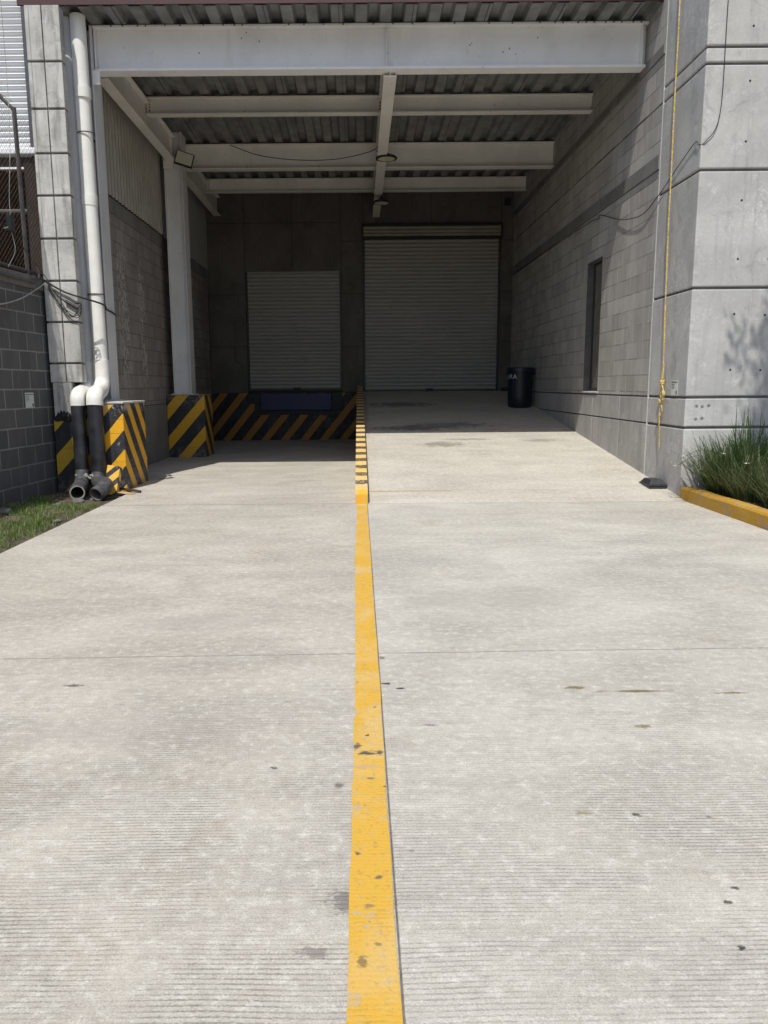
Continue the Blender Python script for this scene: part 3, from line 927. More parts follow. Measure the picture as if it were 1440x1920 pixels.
mt = Matrix.Translation((-3.28, 10.62, .03)) @ Matrix.Rotation(-.3, 4, 'Z') @ Matrix.Rotation(.1, 4, 'Y')
o = MB().box(-.12, .26, -.015, .015, 0, .03, mt).build('rusty_bar', plain('rust', (.06, .032, .022), .8, .3, 20), bevel=.003)
tag(o, 'dark rusty flat bar lying behind the wooden offcut', 'scrap')
m = MB().add([(-3.20, 12.05, .006), (-3.02, 12.22, .02), (-2.98, 12.30, .006), (-3.10, 12.35, .03), (-3.25, 12.2, .012)], [(0, 1, 2, 3, 4)])
o = m.build('paper_scrap', M['cream_sheet']); so = o.modifiers.new('t', 'SOLIDIFY'); so.thickness = .003
tag(o, 'small crumpled scrap of paper at the shadow edge by the plinth', 'litter')

# ------------------------------------------------------------------ steel canopy
cn = thing('steel_canopy', 'white steel canopy frame with ribbed metal roof over the loading bay', 'canopy', (0, 16, 0))


def i_beam_x(mb, x0, x1, y, zb, zt, fw, tf=.022, tw=.014):
    mb.box(x0, x1, y - fw / 2, y + fw / 2, zb, zb + tf)
    mb.box(x0, x1, y - fw / 2, y + fw / 2, zt - tf, zt)
    mb.box(x0, x1, y - tw / 2, y + tw / 2, zb + tf, zt - tf)


def i_beam_y(mb, y0, y1, x, zb, zt, fw, tf=.022, tw=.014):
    mb.box(x - fw / 2, x + fw / 2, y0, y1, zb, zb + tf)
    mb.box(x - fw / 2, x + fw / 2, y0, y1, zt - tf, zt)
    mb.box(x - tw / 2, x + tw / 2, y0, y1, zb + tf, zt - tf)


MX = .475
m = MB(); i_beam_x(m, -3.655, XR + .08, 11.68, 5.80, 6.385, .22, tf=.03); fb = m.build('front_beam', M['steel'], cn, bevel=.003)
MB().box(.41, .424, 11.575, 11.67, 5.83, 6.355).build('stiffener', M['steel'], fb)
MB().box(3.97, 3.985, 11.575, 11.67, 5.83, 6.355).build('stiffener', M['steel'], fb)
MB().box(-3.64, -3.62, 11.575, 11.67, 5.83, 6.355).build('stiffener', M['steel'], fb)
# thin top lip where the deck is screwed down, with screw heads
m = MB()
random.seed(2)
x = -3.5
while x < 3.95:
    if random.random() < .8:
        MB().lathe([(.012, 0), (.012, .008), (.001, .010)], (x, 11.569, 6.372 + random.uniform(-.004, .004)), 8, Matrix.Rotation(PI / 2, 3, 'X')).build('screw_head', M['rust_wire'], fb)
    x += random.choice((.11, .16, .21, .27))
for (y, zb, fw, nm) in ((14.2, 6.06, .16, 'secondary_beam'), (16.85, 5.86, .20, 'main_beam'), (19.5, 6.04, .16, 'secondary_beam')):
    for (x0, x1) in ((-3.62, MX - .012), (MX + .012, XR + .05)):
        m = MB(); i_beam_x(m, x0, x1, y, zb, 6.345, fw); bo = m.build(nm, M['steel_in'], cn, bevel=.002)
        # bolted end plates
        for ex in ((x0 + .012, x1 - .1) if x1 < 1 else (x0 + .012,)):
            MB().box(ex, ex + .085, y - .016, y - .0072, zb + .05, 6.30).build('end_plate', M['steel_in'], bo)
            for kz in range(3):
                MB().lathe([(.014, 0), (.014, .012), (.001, .016)], (ex + .04, y - .016, zb + .08 + kz * (6.20 - zb - .02) / 2.4), 8, Matrix.Rotation(PI / 2, 3, 'X')).build('bolt', M['rust_wire'], bo)
m = MB(); i_beam_y(m, 11.70, YB, MX, 5.74, 6.34, .185); m.build('spine_beam', M['steel_in'], cn, bevel=.002)
m = MB(); i_beam_y(m, 11.86, 15.98, -3.64, 5.80, 6.27, .18); m.build('side_girder', M['steel_in'], cn, bevel=.002)
m = MB(); i_beam_y(m, 16.42, YB, -3.64, 5.80, 6.27, .18); m.build('side_girder', M['steel_in'], cn, bevel=.002)
for (y, zb, mat) in ((11.5, 1.245, M['steel_col']), (15.98, 1.285, M['steel_col'])):
    dpt = .36 if y < 12 else .42
    m = MB()
    xr = -3.655 if y < 12 else -3.44
    xl = -3.86 if y < 12 else -3.80
    m.box(xr - .02, xr, y, y + dpt, zb + .02, 6.36)
    m.box(xl, xl + .02, y, y + dpt, zb + .02, 6.36)
    m.box(xl + .02, xr - .02, y + dpt * .5 - .008 if y < 12 else y + .06, y + dpt * .5 + .008 if y < 12 else y + .08, zb + .02, 6.36)
    co = m.build('column', mat, cn, bevel=.003)
    MB().box(xl - .05, xr + .05, y - .03, y + dpt + .04, zb, zb + .019).build('base_plate', M['steel_in'], co)
# gusset at column heads
MB().box(-3.66, -3.56, 11.5, 11.515, 5.60, 5.78).build('bracket', M['steel'], cn, bevel=.004)
MB().box(-3.79, -3.60, 15.90, 15.975, 5.66, 6.33).build('bracket', M['steel_in'], cn, bevel=.004)
MB().tube([(-3.60, 16.55, 5.72), (-3.48, 16.55, 5.72)], .06, 12).build('bracket', M['steel_in'], cn)
# ribbed deck
prof = []
x = -4.0
P_ = .333
while x < XR + .1:
    prof += [(x, 0), (x + .150, 0), (x + .188, .075), (x + .295, .075)]
    x += P_
prof = [(min(a, XR + .10), b_) for a, b_ in prof]
m = MB()
YD0, YD1 = 11.07, YB + .1
n = len(prof)
vs = []
for (yy, zz) in ((YD0, 6.395), (YD1, 6.352)):
    vs += [(a, yy, zz + b_) for a, b_ in prof]
    vs += [(a, yy, zz + b_ + .004) for a, b_ in prof]
fs = []
for i in range(n - 1):
    fs += [(i, i + 1, 2 * n + i + 1, 2 * n + i), (n + i, 3 * n + i, 3 * n + i + 1, n + i + 1), (i, n + i, n + i + 1, i + 1), (2 * n + i, 2 * n + i + 1, 3 * n + i + 1, 3 * n + i)]
m.add(vs, fs)
m.build('ribbed_roof_deck', M['deck'], cn)
m = MB()
x = -3.75
while x < XR:
    m.box(x, x + .006, YD0 + .01, YB - .05, 6.372 - .022, 6.385); x += P_ * 3
# seams follow the deck
sm = MB()
for k_ in range(-11, 13):
    if k_ % 3: continue
    x0 = -4.0 + (k_ + 11) * P_ + .10
    if x0 > XR: continue
    sm.add([(x0, YD0 + .01, 6.3935), (x0 + .007, YD0 + .01, 6.3935), (x0 + .007, YD1 - .15, 6.351), (x0, YD1 - .15, 6.351), (x0, YD0 + .01, 6.385), (x0 + .007, YD0 + .01, 6.385), (x0 + .007, YD1 - .15, 6.3425), (x0, YD1 - .15, 6.3425)], [(4, 5, 6, 7), (0, 1, 5, 4), (1, 2, 6, 5), (2, 3, 7, 6), (3, 0, 4, 7), (0, 3, 2, 1)])
sm.build('deck_seams', M['dark_metal'], cn)
MB().box(-4.0, XR + .1, YD0, YD1, 6.485, 6.56).build('sun_block_slab', M['conc_band'], cn)  # unseen slab added over the deck to keep out sun and sky
MB().box(-4.45, XR - .002, 11.035, 11.065, 6.405, 6.545).build('red_fascia', M['fascia'], cn)
MB().box(-4.45, XR - .002, 11.0655, 11.2, 6.561, 6.57).build('fascia_return', M['fascia'], cn)

# ------------------------------------------------------------------ left bay wall
lw = thing('side_block_wall', 'left side wall of the bay, grey blocks below cream ribbed sheeting', 'wall', (-4.05, 16, 0))
XL = -3.95
MB().box(XL - .2, XL, 11.4, YB, -.05, 1.10).build('base_course', M['conc_band'], lw)
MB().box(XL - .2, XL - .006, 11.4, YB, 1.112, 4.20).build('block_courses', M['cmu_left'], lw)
MB().box(XL - .2, XL + .012, 11.4, YB, 4.205, 4.44).build('bond_beam', M['conc_band'], lw, bevel=.004)
prof = []
y = 11.9
while y < 16.05:
    prof += [(y, 0), (y + .065, 0), (y + .09, .03), (y + .145, .03)]; y += .17
m = MB().sheet(prof, lambda u, w, t: (XL + .02 + w, u, t), 4.45, 6.42); m.build('ribbed_sheet', M['cream_sheet'], lw)
MB().box(XL - .1, XL + .02, 16.44, YB - .01, 4.45, 6.45).build('flat_sheet', M['white_panel'], lw)
MB().box(XL - .2, XL - .02, 11.4, 16.4, 4.45, 6.45).build('backing', M['shed_roof'], lw)
MB().box(XL - .2, XL - .11, 16.44, YB, 4.45, 6.45).build('backing', M['shed_roof'], lw)

# ------------------------------------------------------------------ back wall with openings
bw = thing('back_wall', 'dark concrete back wall of the loading bay holding both shutters', 'wall', (0, YB, 0))


def panels(mb, xs, zs, y0, y1, gap=.012):
    for i in range(len(xs) - 1):
        for j in range(len(zs) - 1):
            mb.box(xs[i] + gap / 2, xs[i + 1] - gap / 2, y0, y1, zs[j] + gap / 2, zs[j + 1] - gap / 2)


S1 = (-2.965, -.445, 1.315, 4.40)
S2 = (.13, 3.73, 1.26, 5.52)
m = MB()
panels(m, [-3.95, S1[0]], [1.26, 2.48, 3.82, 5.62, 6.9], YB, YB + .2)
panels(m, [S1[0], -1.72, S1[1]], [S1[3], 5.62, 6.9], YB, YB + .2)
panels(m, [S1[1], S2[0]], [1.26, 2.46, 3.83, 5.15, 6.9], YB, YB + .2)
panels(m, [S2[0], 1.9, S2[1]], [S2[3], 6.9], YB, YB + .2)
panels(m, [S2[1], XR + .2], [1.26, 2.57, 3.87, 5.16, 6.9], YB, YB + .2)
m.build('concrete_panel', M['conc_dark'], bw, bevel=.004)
m = MB()
m.box(-4.0, S1[0] - .01, YB + .02, YB + .3, 0, 7); m.box(S1[0] - .01, S1[1] + .01, YB + .02, YB + .3, S1[3] + .02, 7)
m.box(S1[1] + .01, S2[0] - .01, YB + .02, YB + .3, 1.27, 7); m.box(S2[0] - .01, S2[1] + .01, YB + .02, YB + .3, S2[3] + .02, 7); m.box(S2[1] + .01, XR + .3, YB + .02, YB + .3, 1.27, 7)
m.build('joint_backing', M['black'], bw)
MB().box(-4.2, XR + .3, YB + .001, YB + 3, .9, 1.258).build('dock_floor', M['conc_band'], bw)
MB().box(-4.2, XR + .3, YB + .5, YB + .7, 0, 9).build('sky_block_slab', M['black'], bw)  # unseen black slab, added to stop sky leaking in below the shutters


def shutter(x0, x1, z0, z1, label, hood=False):
    t_ = thing('roller_shutter', label, 'roller shutter', ((x0 + x1) / 2, YB + .12, z0), 'roller shutters in the back wall')
    pr = []
    z = z0 + .05
    top = z1 if not hood else z1 - .30
    while z < top:
        for q in range(8):
            a = q / 8
            pr.append((z + .1 * a, .042 * abs(math.sin(PI * a)) ** .7))
        z += .1
    MB().sheet(pr, lambda u, w, t: (t, YB + .09 - w, u), x0 + .04, x1 - .04, True).build('slat_curtain', M['slat'], t_, sharp=50)
    MB().box(x0 + .04, x1 - .04, YB + .05, YB + .11, z0 + .005, z0 + .055).build('bottom_bar', M['dark_metal'], t_)
    for xx in (x0 + .004, x1 - .05):
        MB().box(xx, xx + .046, YB + .03, YB + .13, z0, z1 - .005).build('guide_rail', M['dark_metal'], t_)
    cx = (x0 + x1) / 2 + (-.03 if hood else .04)
    MB().box(cx - .09, cx + .09, YB + .015, YB + .05, z0 + .01, z0 + .085).build('lock', M['black'], t_, bevel=.006)
    MB().box(x0 - .02, x1 + .02, YB + .16, YB + .2, z0 - .05, z1 + .05).build('curtain_backing', M['black'], t_)
    if hood:
        pr = []
        for i in range(3):
            for q in range(9):
                a = q / 8
                pr.append((z1 - .27 + (i + a) * .088, .03 * abs(math.sin(PI * a)) ** .7))
        h_ = MB().sheet(pr, lambda u, w, t: (t, YB - .06 - w, u), x0 + .02, x1 - .02, True).build('hood', M['slat_hood'], t_, sharp=50)
        fr = MB()
        fr.box(x0 - .03, x1 + .03, YB - .10, YB - .001, z1 - .005, z1 + .045)
        fr.box(x0 - .03, x1 + .03, YB - .10, YB - .001, z1 - .335, z1 - .275)
        fr.box(x0 - .03, x0 + .02, YB - .10, YB - .001, z1 - .275, z1 - .005)
        fr.box(x1 - .02, x1 + .03, YB - .10, YB - .001, z1 - .275, z1 - .005)
        fr.build('hood_frame', M['black'], h_)
    return t_


shutter(*S1, 'smaller closed grey roller shutter above the blue dock plate')
shutter(*S2, 'taller closed grey roller shutter with hood at the top of the ramp', hood=True)

# dock face
dk = thing('loading_dock', 'black dock wall with dark yellow diagonal stripes below the left shutter', 'loading dock', (-2, YB, 0))
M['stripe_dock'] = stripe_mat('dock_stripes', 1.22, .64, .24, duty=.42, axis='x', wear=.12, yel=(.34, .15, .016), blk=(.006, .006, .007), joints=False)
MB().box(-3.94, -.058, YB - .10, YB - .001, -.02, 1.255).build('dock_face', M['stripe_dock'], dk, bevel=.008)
MB().box(-2.97, -2.64, YB - .13, YB - .101, .98, 1.25).build('bumper', M['black'], dk, bevel=.01)
MB().box(-.73, -.45, YB - .13, YB - .101, .80, 1.25).build('bumper', M['black'], dk, bevel=.01)
MB().box(-2.80, -.60, YB - .125, YB - .101, .68, .98).build('pit_frame', M['black'], dk, bevel=.006)
pl = MB().box(-2.635, -.735, YB - .20, YB - .131, .80, 1.25).build('leveller_plate', M['blue'], dk, bevel=.012)
for x in (-2.4, -1.0):
    MB().box(x, x + .26, YB - .19, YB - .132, .66, .70).build('lip_keeper', M['blue'], pl)
MB().box(3.80, 4.0, YB - .07, YB - .005, 1.262, 1.36).build('door_stop', M['black'])
tag(bpy.data.objects['door_stop'], 'small black stop block on the floor right of the tall shutter', 'door stop')
m = MB().box(3.80, 3.93, YB - .16, YB - .01, 6.0, 6.14); m.build('camera', M['black'], bevel=.02)
tag(bpy.data.objects['camera'], 'small black security camera high in the right rear corner', 'camera')

# ------------------------------------------------------------------ right building: block wall + cast corner
rw = thing('right_block_wall', 'long grey block wall with slit window along the right side of the ramp', 'wall', (XR + .1, 16, 0))
YW0, YW1 = 10.885, YB
WY0, WY1, WZ0, WZ1 = 13.22, 14.07, 1.31, 3.53
T = .30
MB().box(XR + .03, XR + T - .06, YW0, WY0 - .02, -.1, 9).build('core', M['groove'], rw)
MB().box(XR - .003, XR + .02, YW0 - .014, YW0 + .012, -.08, 6.6).build('sealant_joint', M['paper'], rw)
MB().box(XR + .03, XR + T - .06, WY1 + .02, YW1 + .3, -.1, 9).build('core', M['groove'], rw)
MB().box(XR + .03, XR + T - .06, WY0 - .02, WY1 + .02, WZ1 + .02, 9).build('core', M['groove'], rw)
MB().box(XR + .03, XR + T - .06, WY0 - .02, WY1 + .02, -.1, WZ0 - .02).build('core', M['groove'], rw)
m = MB()
ys = [YW0 + .004, 12.06, 13.46, 15.2, 17.2, 19.2, YW1]
for i in range(len(ys) - 1):
    m.box(XR, XR + .029, ys[i] + .006, ys[i + 1] - .006, -.08, .878)
    m.box(XR, XR + .029, ys[i] + .006, ys[i + 1] - .006, .90, 1.25)
m.build('plinth_panel', M['conc_side'], rw, bevel=.005)
# block courses round the window opening
m = MB()
m.box(XR, XR + .2, YW0 + .004, WY0, 1.275, 4.265)
m.box(XR, XR + .2, WY1, YW1, 1.275, 4.265)
m.box(XR, XR + .2, WY0, WY1, WZ1, 4.265)
m.box(XR, XR + .2, YW0 + .004, YW1, 4.47, 5.09)
m.build('block_courses', M['cmu_right'], rw)
MB().box(XR - .02, XR + .03, YW0 + .014, YW1, 4.275, 4.462).build('bond_beam', M['conc_band'], rw, bevel=.004)
m = MB()
ys = [YW0 + .004, 14.9, 18.3, YW1]
for i in range(3):
    a, b_ = ys[i] + .016, ys[i + 1] - .016
    m.box(XR, XR + .2, a, b_, 5.115, 5.70)
    m.box(XR, XR + .2, a, b_, 5.84, 9)
m.build('upper_blocks', M['cmu_right'], rw)
m = MB()
for i in range(3):
    m.box(XR - .02, XR + .03, ys[i] + .016, ys[i + 1] - .016, 5.706, 5.834)
m.build('upper_band', M['conc_band'], rw, bevel=.004)
MB().box(XR + .002, XR + .114, WY1 - .012, WY1 - .0005, WZ0 + .001, WZ1 - .001).build('window_reveal', M['reveal'], rw)
MB().box(XR + .002, XR + .114, WY0 + .0005, WY1 - .0125, WZ1 - .012, WZ1 - .0005).build('window_reveal', M['reveal'], rw)
wn = MB().box(XR - .012, XR + .19, WY0 - .02, WY1 + .03, WZ0 - .028, WZ0).build('window_sill', M['white_paint'], rw, bevel=.004)
w = MB()
w.box(XR + .115, XR + .165, WY0, WY0 + .05, WZ0, WZ1); w.box(XR + .115, XR + .165, WY1 - .06, WY1, WZ0, WZ1)
w.box(XR + .115, XR + .165, WY0 + .05, WY1 - .06, WZ1 - .05, WZ1); w.box(XR + .115, XR + .165, WY0 + .05, WY1 - .06, WZ0, WZ0 + .05)
wf = w.build('window', M['dark_metal'], rw)
MB().box(XR + .135, XR + .16, WY0 + .05, WY1 - .06, WZ0 + .05, WZ1 - .05).build('pane', plain('brown_blind_panel', (.16, .145, .13), .35, .15), wf)
MB().box(XR + .129, XR + .1345, 13.62, 13.655, WZ0 + .05, WZ1 - .05).build('mullion', M['dark_metal'], wf)
MB().box(XR + .236, XR + .239, WY0 - .02, WY1 + .02, WZ0 - .02, WZ1 + .02).build('backing', M['black'], rw)

cc = thing('concrete_corner', 'pale cast concrete building corner with horizontal grooves and tie holes on the right', 'building', (XR + 1, 9.7, 0))
YF = 9.62
MB().box(XR + .03, 11.97, YF + .03, YW0 - .03, -.1, 9).build('core', M['groove'], cc)
zs = [-.08, .89, 1.265, 2.577, 3.93, 5.095, 5.275, 6.6, 7.9, 9]
m = MB()
for i in range(len(zs) - 1):
    a, b_ = zs[i] + .015, zs[i + 1] - .015
    m.box(XR, 12, YF, YW0, a, b_)
m.build('cast_course', M['conc'], cc, bevel=.014)
for i, zz in enumerate((5.5, 4.9, 4.24, 3.585, 2.92, 2.26, 1.595)):
    for j, xx in enumerate((4.575, 4.95, 5.6, 6.25)):
        MB().lathe([(.0135, -.0015), (.011, -.003), (.001, -.0032)], (xx + random.uniform(-.004, .004), YF, zz + random.uniform(-.01, .01)), 12, Matrix.Rotation(-PI / 2, 3, 'X') @ Matrix.Scale(1, 3)).build('tie_hole_shade', M['black'], cc)  # black disc stands in for the shade inside the hole
random.seed(14)
for (xx, zz) in ((4.19, 1.16), (4.26, 1.155), (4.34, 1.165), (4.19, 1.0), (4.265, 1.01)):
    MB().lathe([(.020, -.0012), (.017, -.0022), (.001, -.0024)], (xx, YF, zz), 10, Matrix.Rotation(-PI / 2, 3, 'X')).build('patched_hole', M['conc_band'], cc)
m = MB().box(XR + .245, 12, YW0, YB + 6, -.1, 8.9); m.build('rear_mass', M['conc_band'], cc)

# ------------------------------------------------------------------ rope on the corner
rp = thing('yellow_rope', 'frayed yellow rope hanging down the concrete corner, knotted near its end', 'rope', (XR - .05, 10.33, .6))
random.seed(8)
pts = [(4.0, 10.40, 8.8), (4.0, 10.39, 7.0), (4.0, 10.375, 6.1), (4.0, 10.37, 5.2), (3.996, 10.345, 4.0), (4.0, 10.34, 3.2), (4.0, 10.30, 2.4), (4.005, 10.285, 1.9), (4.01, 10.28, 1.66)]
base = smooth_path(pts, 14)
m = MB()
for s_ in (0, 1, 2):
    tw = [p_ + Vector((math.cos(i * .9 + s_ * 2.1) * .0045, math.sin(i * .9 + s_ * 2.1) * .0045 + .004 * math.sin(i * .11), 0)) for i, p_ in enumerate(smooth_path(pts, 40))]
    m.tube(tw, .0055, 5)
m.build('line', M['rope'], rp)
m = MB()
for s_ in (0, 1, 2):
    q0 = [(4.01, 10.28 + .012 * (s_ - 1), 1.70), (4.005, 10.29 + .02 * (s_ - 1), 1.5), (4.01, 10.30 + .015 * (s_ - 1), 1.38), (4.0, 10.30, 1.25)]
    m.tube(smooth_path(q0), .008, 6)
m.build('doubled_strand', M['rope'], rp)
m = MB()
for (cy, cz, rr) in ((10.285, 1.45, .026), (10.30, 1.20, .028)):
    for i in range(3):
        ring = [(4.005 + rr * math.cos(a) * .8, cy + rr * math.sin(a), cz + (i - 1) * .018 + .01 * math.sin(a * 2 + i)) for a in [2 * PI * k_ / 14 for k_ in range(15)]]
        m.tube(ring, .011, 6)
m.build('knot', M['rope'], rp)
m = MB()
m.tube(smooth_path([(4.0, 10.29, 1.43), (3.99, 10.21, 1.38), (3.985, 10.18, 1.30), (3.99, 10.22, 1.25), (4.0, 10.28, 1.2)]), .009, 6)
m.tube(smooth_path([(3.99, 10.19, 1.33), (3.985, 10.16, 1.30), (3.99, 10.20, 1.26)]), .02, 6)
m.tube(smooth_path([(4.0, 10.27, 1.2), (3.99, 10.2, 1.1), (4.0, 10.24, 1.02), (4.0, 10.30, 1.05)]), .006, 6)
m.build('loose_loop', M['rope'], rp)
m = MB()
for s_ in range(7):
    a = random.uniform(-.02, .02)
    q0 = [(4.005, 10.30 + a * .6, 1.19), (4.0 + random.uniform(-.006, .006), 10.31 + a, 1.0), (4.005, 10.30 + a * .8, .8), (4.01, 10.285 + a * .5 + random.uniform(-.01, .01), random.uniform(.56, .66))]
    m.tube(smooth_path(q0), .0045, 5, radii=None)
m.build('frayed_tail', M['rope'], rp)

# thin wires on the right building
m = MB().tube(smooth_path([(4.27, 9.605, 8.8), (4.255, 9.605, 5.76), (4.245, 9.605, 4.56), (4.10, 9.605, 4.25), (4.04, 9.66, 4.22), (4.035, 9.82, 4.26), (4.035, 10.76, 3.95)], 6), .005, 5)
tag(m.build('thin_cable', M['wire']), 'thin dark wire running down the cast concrete face and round its corner', 'cable')
m = MB().tube(smooth_path([(4.035, 10.74, 3.95), (4.02, 11.3, 3.80), (4.02, 11.86, 3.836), (4.03, 12.46, 3.95), (4.035, 13.37, 4.20), (4.03, 13.5, 4.16), (4.035, 14.03, 4.21), (4.035, 16.9, 4.24), (4.035, 20.8, 4.25)]), .006, 5)
tag(m.build('drooping_cable', M['wire']), 'thin cable drooping along the block wall below its concrete band', 'cable')

# ------------------------------------------------------------------ lamps
def highbay(x, y, z, top, label):
    t_ = thing('high_bay_lamp', label, 'lamp', (x, y, z), 'round lamps hung along the spine beam')
    MB().lathe([(.001, .075), (.05, .075), (.06, .05), (.10, .045), (.175, .02), (.205, -.005), (.205, -.025), (.165, -.03)], (x, y, z), 28).build('housing', M['black'], t_)
    MB().lathe([(.001, -.036), (.10, -.035), (.163, -.028)], (x, y, z), 28).build('lens', M['lens_dim'], t_)
    m = MB()
    m.tube([(x, y, z + .07), (x, y, z + .14)], .02, 8)
    m.tube([(x, y, z + .13), (x, y, top)], .005, 6)
    m.build('hook', M['black'], t_)


highbay(.56, 15.6, 5.74, 6.36, 'nearer round black lamp hanging beside the spine beam')
highbay(.545, 18.5, 5.58, 6.35, 'farther round black lamp, the one above the tall shutter')
fl = thing('floodlight', 'square white faced floodlight tilted on the rear left column', 'lamp', (-3.36, 15.85, 5.82))
mt = Matrix.Translation((-3.36, 15.85, 5.82)) @ Matrix.Rotation(.22, 4, 'Y') @ Matrix.Rotation(-.25, 4, 'X') @ Matrix.Rotation(.2, 4, 'Z')
MB().box(-.175, .175, 0, .06, -.135, .135, mt).build('housing', M['black'], fl, bevel=.008)
MB().box(-.155, .155, -.006, -.001, -.115, .115, mt).build('lens', M['lens'], fl)
MB().box(-.05, .05, .06, .12, -.05, .05, mt).build('bracket', M['black'], fl)
m = MB().tube(smooth_path([(-2.6, 16.7, 6.31), (-2.1, 16.66, 6.12), (-1.62, 16.65, 6.03), (-1.08, 16.65, 5.99), (-.5, 16.65, 6.0), (0, 16.62, 6.07), (.38, 16.4, 6.13), (.56, 15.65, 6.15)]), .008, 6)
tag(m.build('lamp_cable', plain('dark_red_cable', (.05, .02, .02), .6)), 'dark cable sagging under the roof to the nearer round lamp', 'cable')

# ------------------------------------------------------------------ bin
bx0, by0 = 3.69, 17.85
bz = ramp_z(by0) + .004
bt = thing('waste_bin', 'tall navy plastic waste bin with white lettering standing on the ramp', 'bin', (bx0, by0, bz))
R0, R1, HB = .262, .292, .86
ry = Matrix.Identity(3)
MB().lathe([(.001, -.03), (R0 - .02, -.03), (R0, .0), (R0 + .012, .25), (R1 - .01, HB - .09), (R1, HB - .04)], (bx0, by0, bz), 40).build('body', M['bin'], bt)
MB().lathe([(R1, HB - .08), (R1 + .022, HB - .075), (R1 + .026, HB - .01), (R1 + .012, HB + .02), (R1 - .015, HB + .02), (R1 - .025, HB - .05), (.001, HB - .06)], (bx0, by0, bz), 40).build('rim', M['bin'], bt)
MB().lathe([(.001, HB - .055), (R1 - .03, HB - .05)], (bx0, by0, bz), 24).build('liner', M['black'], bt)
for sx in (-1, 1):
    MB().box(bx0 + sx * (R1 + .02) - .015, bx0 + sx * (R1 + .02) + .015, by0 - .07, by0 + .07, bz + HB - .14, bz + HB - .02).build('handle', M['bin'], bt, bevel=.01)
cu = bpy.data.curves.new('lettering', 'FONT'); cu.body = 'BASURA'; cu.size = .145; cu.extrude = 0; cu.space_character = 1.12
tmp = bpy.data.objects.new('lettering_curve', cu); C.objects.link(tmp)
dg = bpy.context.evaluated_depsgraph_get(); dg.update()
me = bpy.data.meshes.new_from_object(tmp.evaluated_get(dg))
bpy.data.objects.remove(tmp)
bm = bmesh.new(); bm.from_mesh(me)
bmesh.ops.subdivide_edges(bm, edges=[e for e in bm.edges if e.calc_length() > .02], cuts=3)
wmax = max(v.co.x for v in bm.verts)
zt = bz + .63
cam_ang = math.atan2(-by0, -bx0)          # direction from bin to camera
for v in bm.verts:
    rr = R0 + .012 + (R1 - .01 - R0 - .012) * ((zt - bz + v.co.y - .25) / (HB - .34)) + .004
    a = cam_ang - math.radians(14) - (wmax - v.co.x) / rr
    v.co = Vector((rr * math.cos(a), rr * math.sin(a), zt + v.co.y - bz))
bm.to_mesh(me); bm.free()
me.materials.append(M['white_paint'])
o = bpy.data.objects.new('lettering', me); C.objects.link(o); o.parent = bt

# ------------------------------------------------------------------ bait station
bs = thing('bait_box', 'low charcoal plastic box at the foot of the concrete corner', 'box', (3.94, 10.2, 0))


def frustum(mb, cx, cy, z0, z1, hx0, hy0, hx1, hy1):
    vs = [(cx + sx * hx0, cy + sy * hy0, z0) for sx, sy in ((-1, -1), (1, -1), (1, 1), (-1, 1))] + [(cx + sx * hx1, cy + sy * hy1, z1) for sx, sy in ((-1, -1), (1, -1), (1, 1), (-1, 1))]
    mb.add(vs, [(0, 3, 2, 1), (4, 5, 6, 7), (0, 1, 5, 4), (1, 2, 6, 5), (2, 3, 7, 6), (3, 0, 4, 7)])


m = MB(); frustum(m, 3.925, 10.2, .002, .105, .105, .17, .115, .18); m.build('tray', M['bait'], bs, bevel=.008)
m = MB(); frustum(m, 3.925, 10.2, .1055, .127, .122, .187, .122, .187); frustum(m, 3.925, 10.2, .1275, .185, .112, .177, .075, .12); m.build('lid', M['bait'], bs, bevel=.006)
MB().lathe([(.028, 0), (.026, -.004), (.001, -.005)], (3.965, 10.2 - .1765, .055), 14, Matrix.Rotation(-PI / 2, 3, 'X')).build('entry_hole', M['black'], bs)

# ------------------------------------------------------------------ planter on the right
c_ = MB()
ys = [-6 + i * .4 for i in range(39)] + [9.575]
vs = []
random.seed(31)
for y in ys:
    jx, jz = random.uniform(-.006, .006), random.uniform(-.006, .006)
    vs += [(4.032 + jx, y, -.085), (4.036 + jx, y, .135 + jz), (4.055 + jx, y, .160 + jz), (4.175 + jx, y, .162 + jz), (4.19, y, .14), (4.19, y, -.085)]
k_ = 6
fs = []
for i in range(len(ys) - 1):
    for j in range(5):
        fs.append((i * k_ + j, i * k_ + j + 1, (i + 1) * k_ + j + 1, (i + 1) * k_ + j))
fs += [tuple(range(k_)), tuple(range((len(ys) - 1) * k_, len(ys) * k_))]
c_.add(vs, fs)
tag(c_.build('planter_curb', M['yellow_curb'], bevel=.004), 'chipped yellow painted kerb edging the planting bed on the right', 'curb')
m = MB()
nx, ny = 20, 40
vs = []
for j in range(ny + 1):
    for i in range(nx + 1):
        vs.append((4.19 + 8 * i / nx, -6 + 15.6 * j / ny, .10 + random.uniform(-.02, .025)))
m.add(vs, [(j * (nx + 1) + i, j * (nx + 1) + i + 1, (j + 1) * (nx + 1) + i + 1, (j + 1) * (nx + 1) + i) for j in range(ny) for i in range(nx)], True)
struct(m.build('planting_bed', M['soil']))


def strap(mb, base, az, length, rise, width, n=6, droop=1.0):
    """arching strap leaf"""
    dx, dy = math.cos(az), math.sin(az)
    p = Vector(base); el = rise
    vs = []
    st = length / n
    side = Vector((-dy, dx, 0))
    for i in range(n + 1):
        w = width * (1 - (i / n) ** 2.2) * (0.7 + .3 * min(1, i / 2)) + .0006
        vs += [p - side * w, p + side * w]
        p = p + Vector((dx * math.cos(el), dy * math.cos(el), math.sin(el))) * st
        el -= droop * (.06 + .24 * (i / n))
    mb.add(vs, [(2 * i, 2 * i + 1, 2 * i + 3, 2 * i + 2) for i in range(n)], True)


